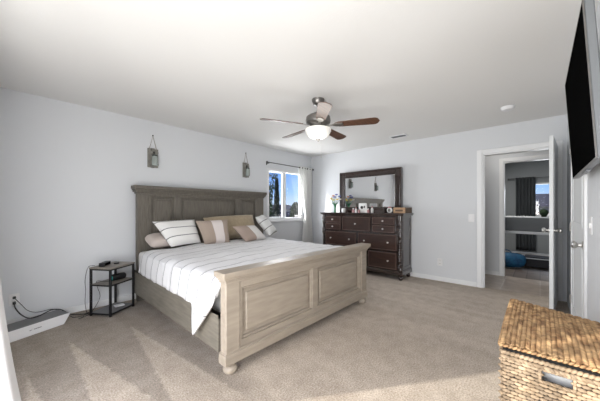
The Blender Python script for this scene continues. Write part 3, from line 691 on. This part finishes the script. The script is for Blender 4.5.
# curtain and rod at the window
rd = thing('curtain_rod', 'thin dark grey curtain rod with round finials above the bedroom window', 'curtain rod', (4.2, 3.97, 2.13))
make('rod', MB().tube([(3.46, 3.97, 2.125), (4.86, 3.97, 2.125)], .009, 10), M['rod'], rd, True)
for x in (3.445, 4.87): make('finial', MB().ball((x, 3.97, 2.125), .022, n=12), M['rod'], rd, True)
for x in (3.50, 4.83): make('bracket', MB().box(x-.008, x+.008, 3.965, 4.05, 2.105, 2.125).box(x-.015, x+.015, 4.044, 4.0495, 2.08, 2.15, .002), M['rod'], rd)
def curtain(x0t, x1t, x0m, x1m, x0b, x1b, zt, zm, zb, y, folds, depth, nz=60):
    bm = bmesh.new(); n = folds*10; rows = []
    for j in range(nz+1):
        v_ = j/nz; z = zt+(zb-zt)*v_
        if z > zm: f = (zt-z)/(zt-zm); f = f**1.3; a_ = x0t+(x0m-x0t)*f; b_ = x1t+(x1m-x1t)*f
        else: f = (zm-z)/(zm-zb); f = f**.6; a_ = x0m+(x0b-x0m)*f; b_ = x1m+(x1b-x1m)*f
        row = []
        for i in range(n+1):
            u = i/n; sq = (b_-a_)/(x1t-x0t)
            row.append(bm.verts.new((a_+(b_-a_)*u+.008*math.sin(3*v_+u*20), y+depth*(.6+.4*min(1.2, sq))*math.sin(u*folds*2*PI+.5*math.sin(v_*4)), z)))
        rows.append(row)
    for a_, b_ in zip(rows, rows[1:]):
        for i in range(n): bm.faces.new((a_[i], a_[i+1], b_[i+1], b_[i])).smooth = True
    mb = MB(); mb.bm = bm; return mb
def solid(o, th):
    m_ = o.modifiers.new('thickness', 'SOLIDIFY'); m_.thickness = th; m_.offset = 0; return o
cu = thing('window_curtain', 'white curtain gathered at the right side of the bedroom window', 'curtain', (4.62, 3.965, .02))
solid(make('panel', curtain(4.36, 4.80, 4.57, 4.76, 4.46, 4.86, 2.155, 1.05, .02, 3.965, 5, .032), M['curtain'], cu), .003)
tie = make('tieback', MB().lathe([(.0, 0), (1, 0), (1, .045), (0, .045)], n=20), M['curtain'], cu)
tie.scale = (.108, .045, .7); tie.location = (4.665-4.62, 0, 1.04)
for k in range(5): make('grommet', MB().lathe([(.011, -.002), (.019, -.002), (.019, .002), (.011, .002)], (4.40+k*.088, 3.97, 2.125), 14, Matrix.Rotation(PI/2, 4, 'Y')), M['rod'], cu)

# white curtain of the patio door, left edge of the view
pc = thing('patio_curtain', 'white cloth curtain hanging at the far left edge, flaring toward the floor', 'curtain', (-.05, 1.3, .02))
bm = bmesh.new(); rows = []
for j in range(50):
    v_ = j/49; z = 2.2-2.18*v_; row = []
    for i in range(61):
        u = i/60; y = 1.12+.36*u+.02*v_*(u-.5); x = -.066+.16*v_**3+(.014+.024*v_)*math.sin(u*5*2*PI+.6*v_)
        row.append(bm.verts.new((x, y, z)))
    rows.append(row)
for a_, b_ in zip(rows, rows[1:]):
    for i in range(60): bm.faces.new((a_[i], a_[i+1], b_[i+1], b_[i])).smooth = True
mb = MB(); mb.bm = bm; solid(make('panel', mb, M['patiocloth'], pc), .003)
make('hem_band', MB().tube([(-.085, 1.10, 2.2), (-.085, 1.50, 2.2)], .010, 8), M['curtain'], pc)

# ------------------------------------------------------------ television on the right wall
tv = thing('television', 'large black flat television tilted on its mount on the right wall', 'television', (2.245, YS, 1.43))
# face runs from bottom (y -.18) to top (y -.139): tilt
tl = math.atan2(.041, .70)
T = Matrix.Translation((2.245, -.18, 1.431)) @ Matrix.Rotation(-tl, 4, 'X')
# local: x width, z up, -y is behind
make('housing', MB().box(-.545, .545, -.034, -.002, 0, .702, .004, mtx=T).box(-.35, .35, -.052, -.034, .10, .50, .01, mtx=T), M['silver'], tv)
make('screen', MB().box(-.541, .541, -.0025, .001, .006, .698, .0008, mtx=T), M['screen'], tv)
make('bezel', MB().box(-.545, -.541, -.003, .0025, 0, .702, mtx=T).box(.541, .545, -.003, .0025, 0, .702, mtx=T).box(-.541, .541, -.003, .0025, 0, .006, mtx=T).box(-.541, .541, -.003, .0025, .698, .702, mtx=T), M['pewter'], tv)
make('sensor_bar', MB().box(-.09, .09, -.028, -.006, -.012, 0, .003, mtx=T), M['silver'], tv)
mt = MB().box(2.10, 2.40, YS, YS+.012, 1.6, 1.95).box(2.15, 2.17, YS+.012, -.222, 1.58, 1.97).box(2.33, 2.35, YS+.012, -.222, 1.58, 1.97)
make('wall_mount', mt, M['blackmetal'], tv)

# ------------------------------------------------------------ nightstand (turned about 33 degrees)
na = math.atan2(.195, .296)
ns = thing('nightstand', 'slim three-tier side table with black metal frame and grey wood shelves', 'nightstand', (.795, 3.56, 0), na, world=False)
NW, ND, NH = .354, .270, .533
for x in (0, NW-.021):
    for y in (0, ND-.021): make('leg', MB().box(x, x+.021, y, y+.021, 0, NH, .0015), M['blackmetal'], ns)
for z in (.020, .340, NH-.016):
    fm = MB().box(.016, NW-.016, 0, .012, z, z+.014).box(.016, NW-.016, ND-.012, ND, z, z+.014).box(0, .012, .016, ND-.016, z, z+.014).box(NW-.012, NW, .016, ND-.016, z, z+.014)
    make('shelf_frame', fm, M['blackmetal'], ns)
make('table_top', MB().box(-.004, NW+.004, -.004, ND+.004, NH, NH+.016, .002), M['nswood'], ns)
make('shelf', MB().box(.012, NW-.012, .012, ND-.012, .342, .3555, .001), M['nswood'], ns)
make('shelf', MB().box(.012, NW-.012, .012, ND-.012, .022, .036, .001), M['greytop'], ns)
def onns(x, y, z): return Matrix.Translation((.795, 3.56, 0)) @ Matrix.Rotation(na, 4, 'Z') @ Vector((x, y, z))
p = onns(.115, .185, NH+.0165)
ac = thing('alarm_clock', 'black rectangular clock radio on the nightstand top', 'clock', p, na+.35, world=False)
make('body', MB().box(-.075, .075, -.03, .03, 0, .042, .006, 2), M['blackplastic'], ac); make('display', MB().box(-.06, .06, -.0312, -.030, .010, .032), M['screen'], ac)
p = onns(.225, .135, NH+.0165)
single('charging_puck', MB().lathe([(0, 0), (.026, 0), (.028, .008), (.024, .014), (0, .014)], n=18), M['blackplastic'], 'small round black puck right of the clock radio', 'charger', smooth=True, origin=(0, 0, 0)).location = p
p = onns(.21, .13, .356)
spk = thing('cylinder_speaker', 'black cylindrical speaker with teal end lying on the middle shelf', 'speaker', p, na-.25, world=False)
Rt = Matrix.Rotation(PI/2, 4, 'Y')
make('body', MB().lathe([(0, -.075), (.034, -.075), (.038, -.06), (.038, .07), (.034, .085), (0, .085)], (0.02, 0, .038), 20, Rt), M['blackplastic'], spk, True)
make('end_cap', MB().lathe([(0, -.003), (.030, -.003), (.033, 0), (0, 0)], (-.0555, 0, .038), 20, Rt), M['teal'], spk, True)
single('book', MB().box(-.05, .05, -.035, .035, 0, .012, .002), M['whiteplastic'], 'thin grey-white booklet on the nightstand bottom shelf', 'booklet', origin=(0, 0, 0)).location = onns(.25, .12, .0365)

# ------------------------------------------------------------ long white case by the bed wall
lc = thing('floor_case', 'long low white case with grey top lying on the carpet under the outlet', 'case', (.17, 3.72, 0))
top = [(-.10, 3.515), (.482, 3.755), (.400, 3.975), (-.175, 3.735)]; bot = [(-.10, 3.505), (.425, 3.715), (.360, 3.90), (-.165, 3.70)]
def hexa(bq, tq, z0, z1):
    bm = bmesh.new(); a_ = [bm.verts.new((x, y, z0)) for x, y in bq]; b_ = [bm.verts.new((x, y, z1)) for x, y in tq]
    bm.faces.new(a_[::-1]); bm.faces.new(b_)
    for k in range(4): bm.faces.new((a_[k], a_[(k+1) % 4], b_[(k+1) % 4], b_[k]))
    bmesh.ops.recalc_face_normals(bm, faces=bm.faces); bmesh.ops.bevel(bm, geom=bm.edges[:], offset=.004, segments=2, affect='EDGES'); mb = MB(); mb.bm = bm; return mb
make('body', hexa(bot, top, 0, .095), M['whiteplastic'], lc)
ins = [(-.09, 3.530), (.468, 3.760), (.396, 3.962), (-.163, 3.728)]
make('top_panel', hexa(ins, ins, .0952, .099), M['greytop'], lc)
# small dark logo on the front: a tick and a short line of lettering
lg = MB(); d = Vector((.525, .21, 0)).normalized(); base = Vector((.16, 3.6085, .05)); nn = Vector((d.y, -d.x, 0)); nn.z = 0
LM = Matrix(((d.x, 0, nn.x, base.x), (d.y, 0, nn.y, base.y), (0, 1, 0, base.z), (0, 0, 0, 1)))
lg.prism([(0, .004), (.008, -.004), (.03, .010), (.010, .002)], .0012, mtx=LM @ Matrix.Translation((0, 0, .0)))
x = .036
for w_ in (.008, .006, .008, .006, .008, .007, .008, .006): lg.box(x, x+w_-.002, .0, .007, 0, .0012, mtx=LM); x += w_+.0005
make('logo', lg, M['blackface'], lc)

# cords
plug = thing('power_plug', 'black plug and cord running from the outlet toward the nightstand', 'cord', (.072, 4.04, .27))
make('plug', MB().box(.060, .084, 4.000, 4.041, .228, .256, .005), M['cable'], plug)
make('cord', MB().tube([(.072, 4.0, .24), (.078, 3.985, .20), (.11, 3.95, .14), (.155, 3.88, .105), (.20, 3.83, .104), (.25, 3.86, .104), (.305, 3.93, .104), (.36, 3.98, .104), (.43, 3.97, .085), (.50, 3.96, .02), (.56, 3.93, .007), (.62, 3.88, .007), (.66, 3.90, .006)], .0055, 8, 6), M['cable'], plug)
single('cord', MB().box(.060, .084, 4.010, 4.0405, .285, .308, .005).tube([(.072, 4.012, .296), (.12, 4.00, .22), (.17, 4.01, .14), (.24, 4.0, .105), (.36, 3.995, .105), (.44, 3.99, .05), (.50, 3.92, .008), (.52, 3.85, .005), (.60, 3.84, .005), (.70, 3.90, .005)], .003, 6, 6), M['cable'], 'thinner black cord trailing behind the long white case', 'cord', origin=(.1, 4.0, 0))
a_ = onns(.05, .25, NH+.03)
single('charger_cord', MB().tube([a_, onns(-.015, .27, NH+.02), onns(-.05, .27, .42), onns(-.035, .28, .30), onns(-.06, .26, .17), onns(-.03, .27, .05), onns(.02, .30, .006), onns(-.1, .30, .006), (.60, 3.80, .006)], .0028, 6, 6), M['cable'], 'thin black cord hanging behind the nightstand left leg', 'cord', origin=(.7, 3.8, 0))
single('charger_cord', MB().tube([onns(.12, .10, .37), onns(.08, .16, .375), onns(.07, .246, .375), onns(.10, .27, .30), onns(.14, .275, .17), onns(.06, .28, .05), onns(.0, .29, .006), (.62, 3.86, .006)], .0028, 6, 6), M['cable'], 'thin black cord looping down from the nightstand middle shelf', 'cord', origin=(.8, 3.8, 0))

# ------------------------------------------------------------ wicker hamper
hx0, hx1, hy0, hy1, hh = 1.345, 1.93, -.205, .112, .665
hm = thing('wicker_hamper', 'tall woven seagrass laundry hamper with braided lid and handle hole', 'hamper', ((hx0+hx1)/2, (hy0+hy1)/2, 0))
UNIT = []
for i in range(1, 4):
    for k in range(6): UNIT.append((math.sin(PI*i/4)*math.cos(PI*k/3), math.sin(PI*i/4)*math.sin(PI*k/3), math.cos(PI*i/4)))
def beads(lst):
    """lst of (centre, ax, ay, az) with scaled axis vectors: one fat strand segment each"""
    vs, fs = [], []
    for c, a_, b_, d_ in lst:
        n0 = len(vs)
        vs.append(tuple(c+d_)); vs += [tuple(c+a_*u[0]+b_*u[1]+d_*u[2]) for u in UNIT]; vs.append(tuple(c-d_))
        for k in range(6):
            k2 = (k+1) % 6
            fs.append((n0, n0+1+k, n0+1+k2)); fs.append((n0+1+k, n0+7+k, n0+7+k2, n0+1+k2)); fs.append((n0+7+k, n0+13+k, n0+13+k2, n0+7+k2)); fs.append((n0+13+k, n0+19, n0+13+k2))
    me = bpy.data.meshes.new('b'); me.from_pydata(vs, [], fs)
    ca_ = me.attributes.new('tone', 'FLOAT', 'POINT')
    for k in range(len(lst)):
        v_ = random.uniform(.62, 1.12)
        for q in range(20): ca_.data[k*20+q].value = v_
    mb = MB(); mb.bm.from_mesh(me); bpy.data.meshes.remove(me)
    bmesh.ops.recalc_face_normals(mb.bm, faces=mb.bm.faces)
    for f in mb.bm.faces: f.smooth = True
    return mb
hole = (-.085, -.005, .575, .612)
def weave_panel(o, along, nrm, length, z0, z1, hole_=None):
    L = []; rp = .0135; nb = int(length/.024); step = length/nb
    r = 0; z = z0+rp/2
    while z < z1:
        for k in range(nb+1):
            s_ = (k+(.5 if r % 2 else 0))*step
            if s_ > length: continue
            c = o+along*s_; c = Vector((c.x, c.y, z+random.uniform(-.001, .001)))
            if hole_ and hole_[0]-.004 < c.y < hole_[1]+.004 and hole_[2] < z < hole_[3]: continue
            t_ = random.uniform(.92, 1.08)
            L.append((c+nrm*.003, along*(.0165*t_), Vector((0, 0, .0078*t_)) + along*random.uniform(-.002, .002), nrm*.0062))
        z += rp; r += 1
    return L
sides = [('front_panel', Vector((hx0, hy1, 0)), Vector((0, -1, 0)), Vector((-1, 0, 0)), hy1-hy0, hole), ('side_panel', Vector((hx0, hy1, 0)), Vector((1, 0, 0)), Vector((0, 1, 0)), hx1-hx0, None),
         ('side_panel', Vector((hx0, hy0, 0)), Vector((1, 0, 0)), Vector((0, -1, 0)), hx1-hx0, None), ('back_panel', Vector((hx1, hy1, 0)), Vector((0, -1, 0)), Vector((1, 0, 0)), hy1-hy0, None)]
for nm, o_, al, nr, ln, hl in sides:
    mb = beads(weave_panel(o_, al, nr, ln, .01, hh-.03, hl))
    if nm == 'front_panel':  # backing boxes carry no tone and stay black: painted shade between the strands
        mb.box(hx0, hx0+.006, hy0, hole[0], .005, hh-.01).box(hx0, hx0+.006, hole[1], hy1, .005, hh-.01).box(hx0, hx0+.006, hole[0], hole[1], .005, hole[2]).box(hx0, hx0+.006, hole[0], hole[1], hole[3], hh-.01)
    elif nm == 'back_panel': mb.box(hx1-.006, hx1, hy0, hy1, .005, hh-.01)
    elif nr.y > 0: mb.box(hx0+.006, hx1-.006, hy1-.006, hy1, .005, hh-.01)
    else: mb.box(hx0+.006, hx1-.006, hy0, hy0+.006, .005, hh-.01)
    make(nm, mb, M['wickside'], hm)
make('bottom', MB().box(hx0+.006, hx1-.006, hy0+.006, hy1-.006, .005, .012), M['wickside'], hm)
# twisted rim
def rope(pts, r, pitch, tw=.6):
    L = []
    for a_, b_ in zip(pts, pts[1:]):
        a_ = Vector(a_); b_ = Vector(b_); d_ = (b_-a_); n_ = max(1, int(d_.length/pitch)); dn = d_.normalized(); up = Vector((0, 0, 1)); sd_ = dn.cross(up).normalized()
        if sd_.length < .5: sd_ = Vector((0, 1, 0)); up = sd_.cross(dn)
        for k in range(n_):
            c = a_+d_*((k+.5)/n_); ax = (dn+up*tw).normalized()
            L.append((c, ax*pitch*.95, sd_*r, ax.cross(sd_).normalized()*r*.75))
    return L
z_ = hh-.024
ring = lambda z, g_: [(hx0-g_, hy1+g_, z), (hx0-g_, hy0-g_, z), (hx1+g_, hy0-g_, z), (hx1+g_, hy1+g_, z), (hx0-g_, hy1+g_, z)]
rm = beads(rope(ring(z_, .004), .010, .014)+rope(ring(z_-.018, .003), .009, .014, -.6)); make('rim', rm, M['wickside'], hm)
hr = beads(rope([(hx0-.006, hole[0]-.006, hole[2]-.004), (hx0-.006, hole[1]+.006, hole[2]-.004), (hx0-.006, hole[1]+.006, hole[3]+.004), (hx0-.006, hole[0]-.006, hole[3]+.004), (hx0-.006, hole[0]-.006, hole[2]-.004)], .006, .010)); make('handle_rim', hr, M['wickside'], hm)
# braided lid: rows run front to back, right back corner sags
def lidz(x, y):
    u = (x-hx0)/(hx1-hx0); v_ = (hy1-y)/(hy1-hy0)
    return hh+.002+.012*math.sin(u*PI)+.022*u*(1-v_)-.018*u*v_
L = []; nrow = 11; rw = (hy1-hy0+.02)/nrow
for i in range(nrow):
    yc = hy1+.008-rw*(i+.5); n_ = 40; pt = (hx1-hx0+.02)/n_
    for k in range(n_):
        for sgn in (1, -1):
            x_ = hx0-.010+pt*(k+.5+(0 if sgn > 0 else .5)); y_ = yc+sgn*rw*.25
            c = Vector((x_, y_, lidz(x_, y_)+.008))
            d_ = Vector((1, -sgn*1.5, .25)).normalized(); sd_ = Vector((0, 0, 1)).cross(d_).normalized(); t_ = random.uniform(.9, 1.1)
            L.append((c, d_*.0125*t_, sd_*.0050*t_, Vector((0, 0, .0070))))
lm = beads(L)
make('lid', lm, M['wicklid'], hm)
lm = MB(); bm = lm.bm; G = [[bm.verts.new((hx0-.008+(hx1-hx0+.016)*i/12, hy0-.008+(hy1-hy0+.016)*j/8, lidz(hx0+(hx1-hx0)*i/12, hy0+(hy1-hy0)*j/8)+.003)) for j in range(9)] for i in range(13)]
for i in range(12):
    for j in range(8): bm.faces.new((G[i][j], G[i+1][j], G[i+1][j+1], G[i][j+1]))
make('lid_backing', lm, M['wickgap'], hm)
ep = [(hx0-.012, hy1+.012), (hx0-.012, hy0-.012)]
ed = []
def q_(x, y): return (x, y, lidz(x, y)+.004)
seq = [(hx0-.012, hy1+.010)]+[(hx0-.012, hy1+.010-(hy1-hy0+.02)*k/6) for k in range(1, 7)]+[(hx0-.012+(hx1-hx0+.024)*k/10, hy0-.010) for k in range(1, 11)]+[(hx1+.012, hy0-.010+(hy1-hy0+.02)*k/6) for k in range(1, 7)]+[(hx1+.012-(hx1-hx0+.024)*k/10, hy1+.010) for k in range(1, 11)]
make('lid_edge', beads(rope([q_(*p_) for p_ in seq], .007, .012)), M['wicklid'], hm)
lb = MB().box(hx0+.06, hx0+.20, hy0+.04, hy1-.04, .46, .594, .03, 3)
single('folded_laundry', lb.box(hx0+.03, hx1-.04, hy0+.03, hy1-.03, .02, .46, .03, 3), M['wcer'], 'white folded laundry showing through the hamper handle hole', 'laundry', smooth=True, origin=((hx0+hx1)/2, (hy0+hy1)/2, .02))

# ------------------------------------------------------------ far room contents
cu2 = thing('study_curtain', 'charcoal curtain beside the window of the far room', 'curtain', (8.88, .28, .1))
def ycurtain(y0, y1, zt, zb, x, folds, depth):
    bm = bmesh.new(); n = folds*10; rows = []
    for j in range(20):
        z = zt+(zb-zt)*j/19
        rows.append([bm.verts.new((x+depth*math.sin(i/n*folds*2*PI), y0+(y1-y0)*i/n, z)) for i in range(n+1)])
    for a_, b_ in zip(rows, rows[1:]):
        for i in range(n): bm.faces.new((a_[i], a_[i+1], b_[i+1], b_[i])).smooth = True
    mb = MB(); mb.bm = bm; return mb
solid(make('panel', ycurtain(.085, .47, 2.01, .15, 8.90, 6, .03), M['darkcurtain'], cu2), .004)
rd2 = thing('study_curtain_rod', 'dark curtain rod above the far room window', 'curtain rod', (8.9, 0, 1.99))
make('rod', MB().tube([(8.9, -1.1, 1.985), (8.9, .60, 1.985)], .010, 8), M['rod'], rd2)
for y in (-1.12, .62): make('finial', MB().ball((8.9, y, 1.985), .02, n=10), M['rod'], rd2)
for y in (-.95, .52): make('bracket', MB().box(8.9, 9.0, y-.006, y+.006, 1.97, 1.985), M['rod'], rd2)
bx = thing('raised_bed', 'raised white metal bed frame seen through the doorway', 'bed', (7.4, 0, 0))
make('side_rail', MB().box(7.0, 7.03, -1.25, .80, .715, .755, .004), M['bedmetal'], bx); make('side_rail', MB().box(7.83, 7.86, -1.25, .80, .715, .755, .004), M['bedmetal'], bx)
make('end_rail', MB().box(7.03, 7.83, .77, .80, .715, .755, .004), M['bedmetal'], bx); make('end_rail', MB().box(7.03, 7.83, -1.25, -1.22, .715, .755, .004), M['bedmetal'], bx)
for x in (7.015, 7.845):
    for y in (-1.235, .785): make('leg', MB().lathe([(.016, 0), (.016, .715)], (x, y, 0), 10), M['bedmetal'], bx)
make('lower_rail', MB().tube([(7.015, -1.235, .33), (7.015, .785, .33)], .012, 8), M['bedmetal'], bx); make('lower_rail', MB().tube([(7.015, -1.235, .22), (7.015, .785, .22)], .010, 8), M['bedmetal'], bx)
make('slats', MB().box(7.03, 7.83, -1.22, .77, .70, .715), M['bedmetal'], bx)
gm = thing('grey_mattress', 'thick grey mattress with white piping on the raised bed', 'mattress', (7.4, 0, .756))
make('body', MB().box(7.02, 7.84, -1.24, .79, .756, 1.035, .03, 3), M['greymat'], gm, True)
make('piping', MB().tube([(7.03, -1.22, 1.035), (7.03, .78, 1.035), (7.83, .78, 1.035), (7.83, -1.22, 1.035)], .010, 6), M['bedmetal'], gm)
bb = thing('duffel_bag', 'blue fabric bag on the floor under the raised bed', 'bag', (7.1, .45, 0))
make('body', MB().tube([(6.93, .74, .15), (6.94, .70, .155), (6.99, .50, .16), (7.05, .30, .155), (7.07, .25, .15)], [.09, .14, .155, .14, .10], 14, 3), M['bluebag'], bb, True)
make('handle', MB().tube([(6.96, .62, .31), (6.965, .57, .35), (6.99, .50, .355), (7.0, .44, .31)], .010, 6, 3), M['bluebag'], bb)
single('storage_box', MB().box(7.35, 7.75, -.35, .25, 0, .20, .01), M['darkstuff'], 'low dark storage box behind the blue bag under the raised bed', 'box', origin=(7.55, -.05, 0))
single('window_plant', MB().ball((0, 0, .09), .075, (1, 1, 1), 12).lathe([(0, 0), (.04, 0), (.05, .05), (0, .05)]), M['cypress'], 'small dark plant on the grey mattress by the far window', 'plant', origin=(0, 0, 0)).location = (7.6, -.06, 1.04)

# ------------------------------------------------------------ outside
GZ = -2.9
o = struct('ground', MB().box(-15, 45, -25, 60, GZ-.2, GZ), M['soil'])
def house(name, label, x0, x1, y0, y1, zw, zr, along='x', wallm='stucco'):
    t_ = thing(name, label, 'house', ((x0+x1)/2, (y0+y1)/2, GZ))
    make('wall', MB().box(x0, x1, y0, y1, GZ, zw), M[wallm], t_)
    bm = bmesh.new(); ov = .4
    if along == 'x': P_ = [(x0-ov, y0-ov, zw), (x1+ov, y0-ov, zw), (x1+ov, y1+ov, zw), (x0-ov, y1+ov, zw), (x0-ov, (y0+y1)/2, zr), (x1+ov, (y0+y1)/2, zr)]; F_ = [(0, 1, 5, 4), (2, 3, 4, 5), (0, 4, 3), (1, 2, 5), (0, 3, 2, 1)]
    else: P_ = [(x0-ov, y0-ov, zw), (x1+ov, y0-ov, zw), (x1+ov, y1+ov, zw), (x0-ov, y1+ov, zw), ((x0+x1)/2, y0-ov, zr), ((x0+x1)/2, y1+ov, zr)]; F_ = [(0, 4, 5, 3), (1, 2, 5, 4), (0, 1, 4), (3, 5, 2), (0, 3, 2, 1)]
    vs = [bm.verts.new(p_) for p_ in P_]
    for f_ in F_: bm.faces.new([vs[k] for k in f_])
    bmesh.ops.recalc_face_normals(bm, faces=bm.faces); mb = MB(); mb.bm = bm; make('roof', mb, M['shingle'], t_)
    wn = MB()
    make('window', MB().box(x0+(x1-x0)*.3, x0+(x1-x0)*.42, y0-.02, y0, zw-1.6, zw-.6), M['screen'], t_)
    return t_
house('neighbour_house', 'low brown-roofed house right outside the bedroom window', 3.5, 24.0, 11.25, 16.0, .35, .98, 'x')
house('neighbour_house', 'pale house farther behind the trees outside the bedroom window', 19.0, 27.0, 24.0, 30.0, 1.1, 1.75, 'x')
house('neighbour_house', 'pale house outside the far room window', 17.0, 24.0, -3.0, 4.0, 1.3, 2.05, 'y')
def tree_branches(mb, p0, d, l, r, depth):
    p1 = p0+d*l; mb.tube([p0, p1], [r, r*.65], 5)
    if depth == 0: return
    for k in range(3 if depth > 1 else 4):
        a_ = Vector((random.uniform(-1, 1), random.uniform(-1, 1), random.uniform(-.1, .8))).normalized()
        tree_branches(mb, p0+d*l*random.uniform(.45, 1), (d*.75+a_*.75).normalized(), l*random.uniform(.6, .8), r*.55, depth-1)
def bare_tree(x, y, h, label):
    t_ = thing('bare_tree', label, 'tree', (x, y, GZ)); tr_ = MB().tube([(x, y, GZ), (x+.1, y, GZ+h*.45)], [.16, .11], 8); make('trunk', tr_, M['bark'], t_)
    mb = MB()
    for k in range(4): tree_branches(mb, Vector((x+.1, y, GZ+h*.45)), Vector((random.uniform(-.3, .3), random.uniform(-.3, .3), 1)).normalized(), h*.15, .04, 3)
    make('branches', mb, M['twig'], t_)
bare_tree(8.62, 9.75, 4.6, 'bare reddish-brown tree just right of the tall thin-leaved tree outside')
bare_tree(9.3, 9.3, 4.2, 'short bare tree outside the bedroom window, nearest the house')
def crown(x, y, z0, z1, r, n, leaf, prof, m, label, name, trunk=True):
    t_ = thing(name, label, 'tree', (x, y, GZ))
    make('trunk', MB().tube([(x, y, GZ), (x, y, z0+.3*(z1-z0))], .12, 8), M['bark'], t_)
    vs, fs = [], []
    for k in range(n):
        u = random.random(); a_ = random.uniform(0, 2*PI); rr = r*prof(u)*math.sqrt(random.uniform(.25, 1)); c = Vector((x+rr*math.cos(a_), y+rr*math.sin(a_), z0+(z1-z0)*u))
        d1_ = Vector((random.gauss(0, 1), random.gauss(0, 1), random.gauss(0, 1))).normalized()*leaf; d2_ = Vector((random.gauss(0, 1), random.gauss(0, 1), random.gauss(0, 1))).normalized()*leaf*.6
        i0 = len(vs); vs += [tuple(c-d1_), tuple(c+d2_), tuple(c+d1_), tuple(c-d2_)]; fs.append((i0, i0+1, i0+2, i0+3))
    me = bpy.data.meshes.new('leaf'); me.from_pydata(vs, [], fs); mb = MB(); mb.bm.from_mesh(me); bpy.data.meshes.remove(me); make('foliage', mb, m, t_)
crown(9.70, 10.4, -2.2, 2.80, .24, 3000, .10, lambda u: (1-u)**.6*min(1, u*6+.3), M['cypress'], 'tall dark cypress in the middle of the bedroom window view', 'cypress_tree')
crown(10.1, 9.4, -2.6, 1.50, .42, 4000, .10, lambda u: math.sqrt(max(0, 1-(2*u-1)**2)), M['leafy'], 'round green tree behind the right pane of the bedroom window', 'leafy_tree')
crown(7.56, 8.5, -.6, 3.3, .32, 900, .07, lambda u: .6+.4*math.sin(u*9), M['leafy'], 'tall thin-leaved tree at the left edge of the bedroom window view', 'leafy_tree')
for k, z in enumerate((4.2, 3.85, 3.4)):
    single('power_line', MB().tube([(16, -12, z+.5), (16, -5, z-.1), (16, 3, z+.1), (16, 12, z+.6)], .02, 5, 6), M['cable'], ['highest', 'middle', 'lowest'][k]+' dark power line across the sky in the far room window', 'power line', 'power lines outside', origin=(16, 0, z))

for o in bpy.data.objects:
    if '_o' in o: del o['_o']
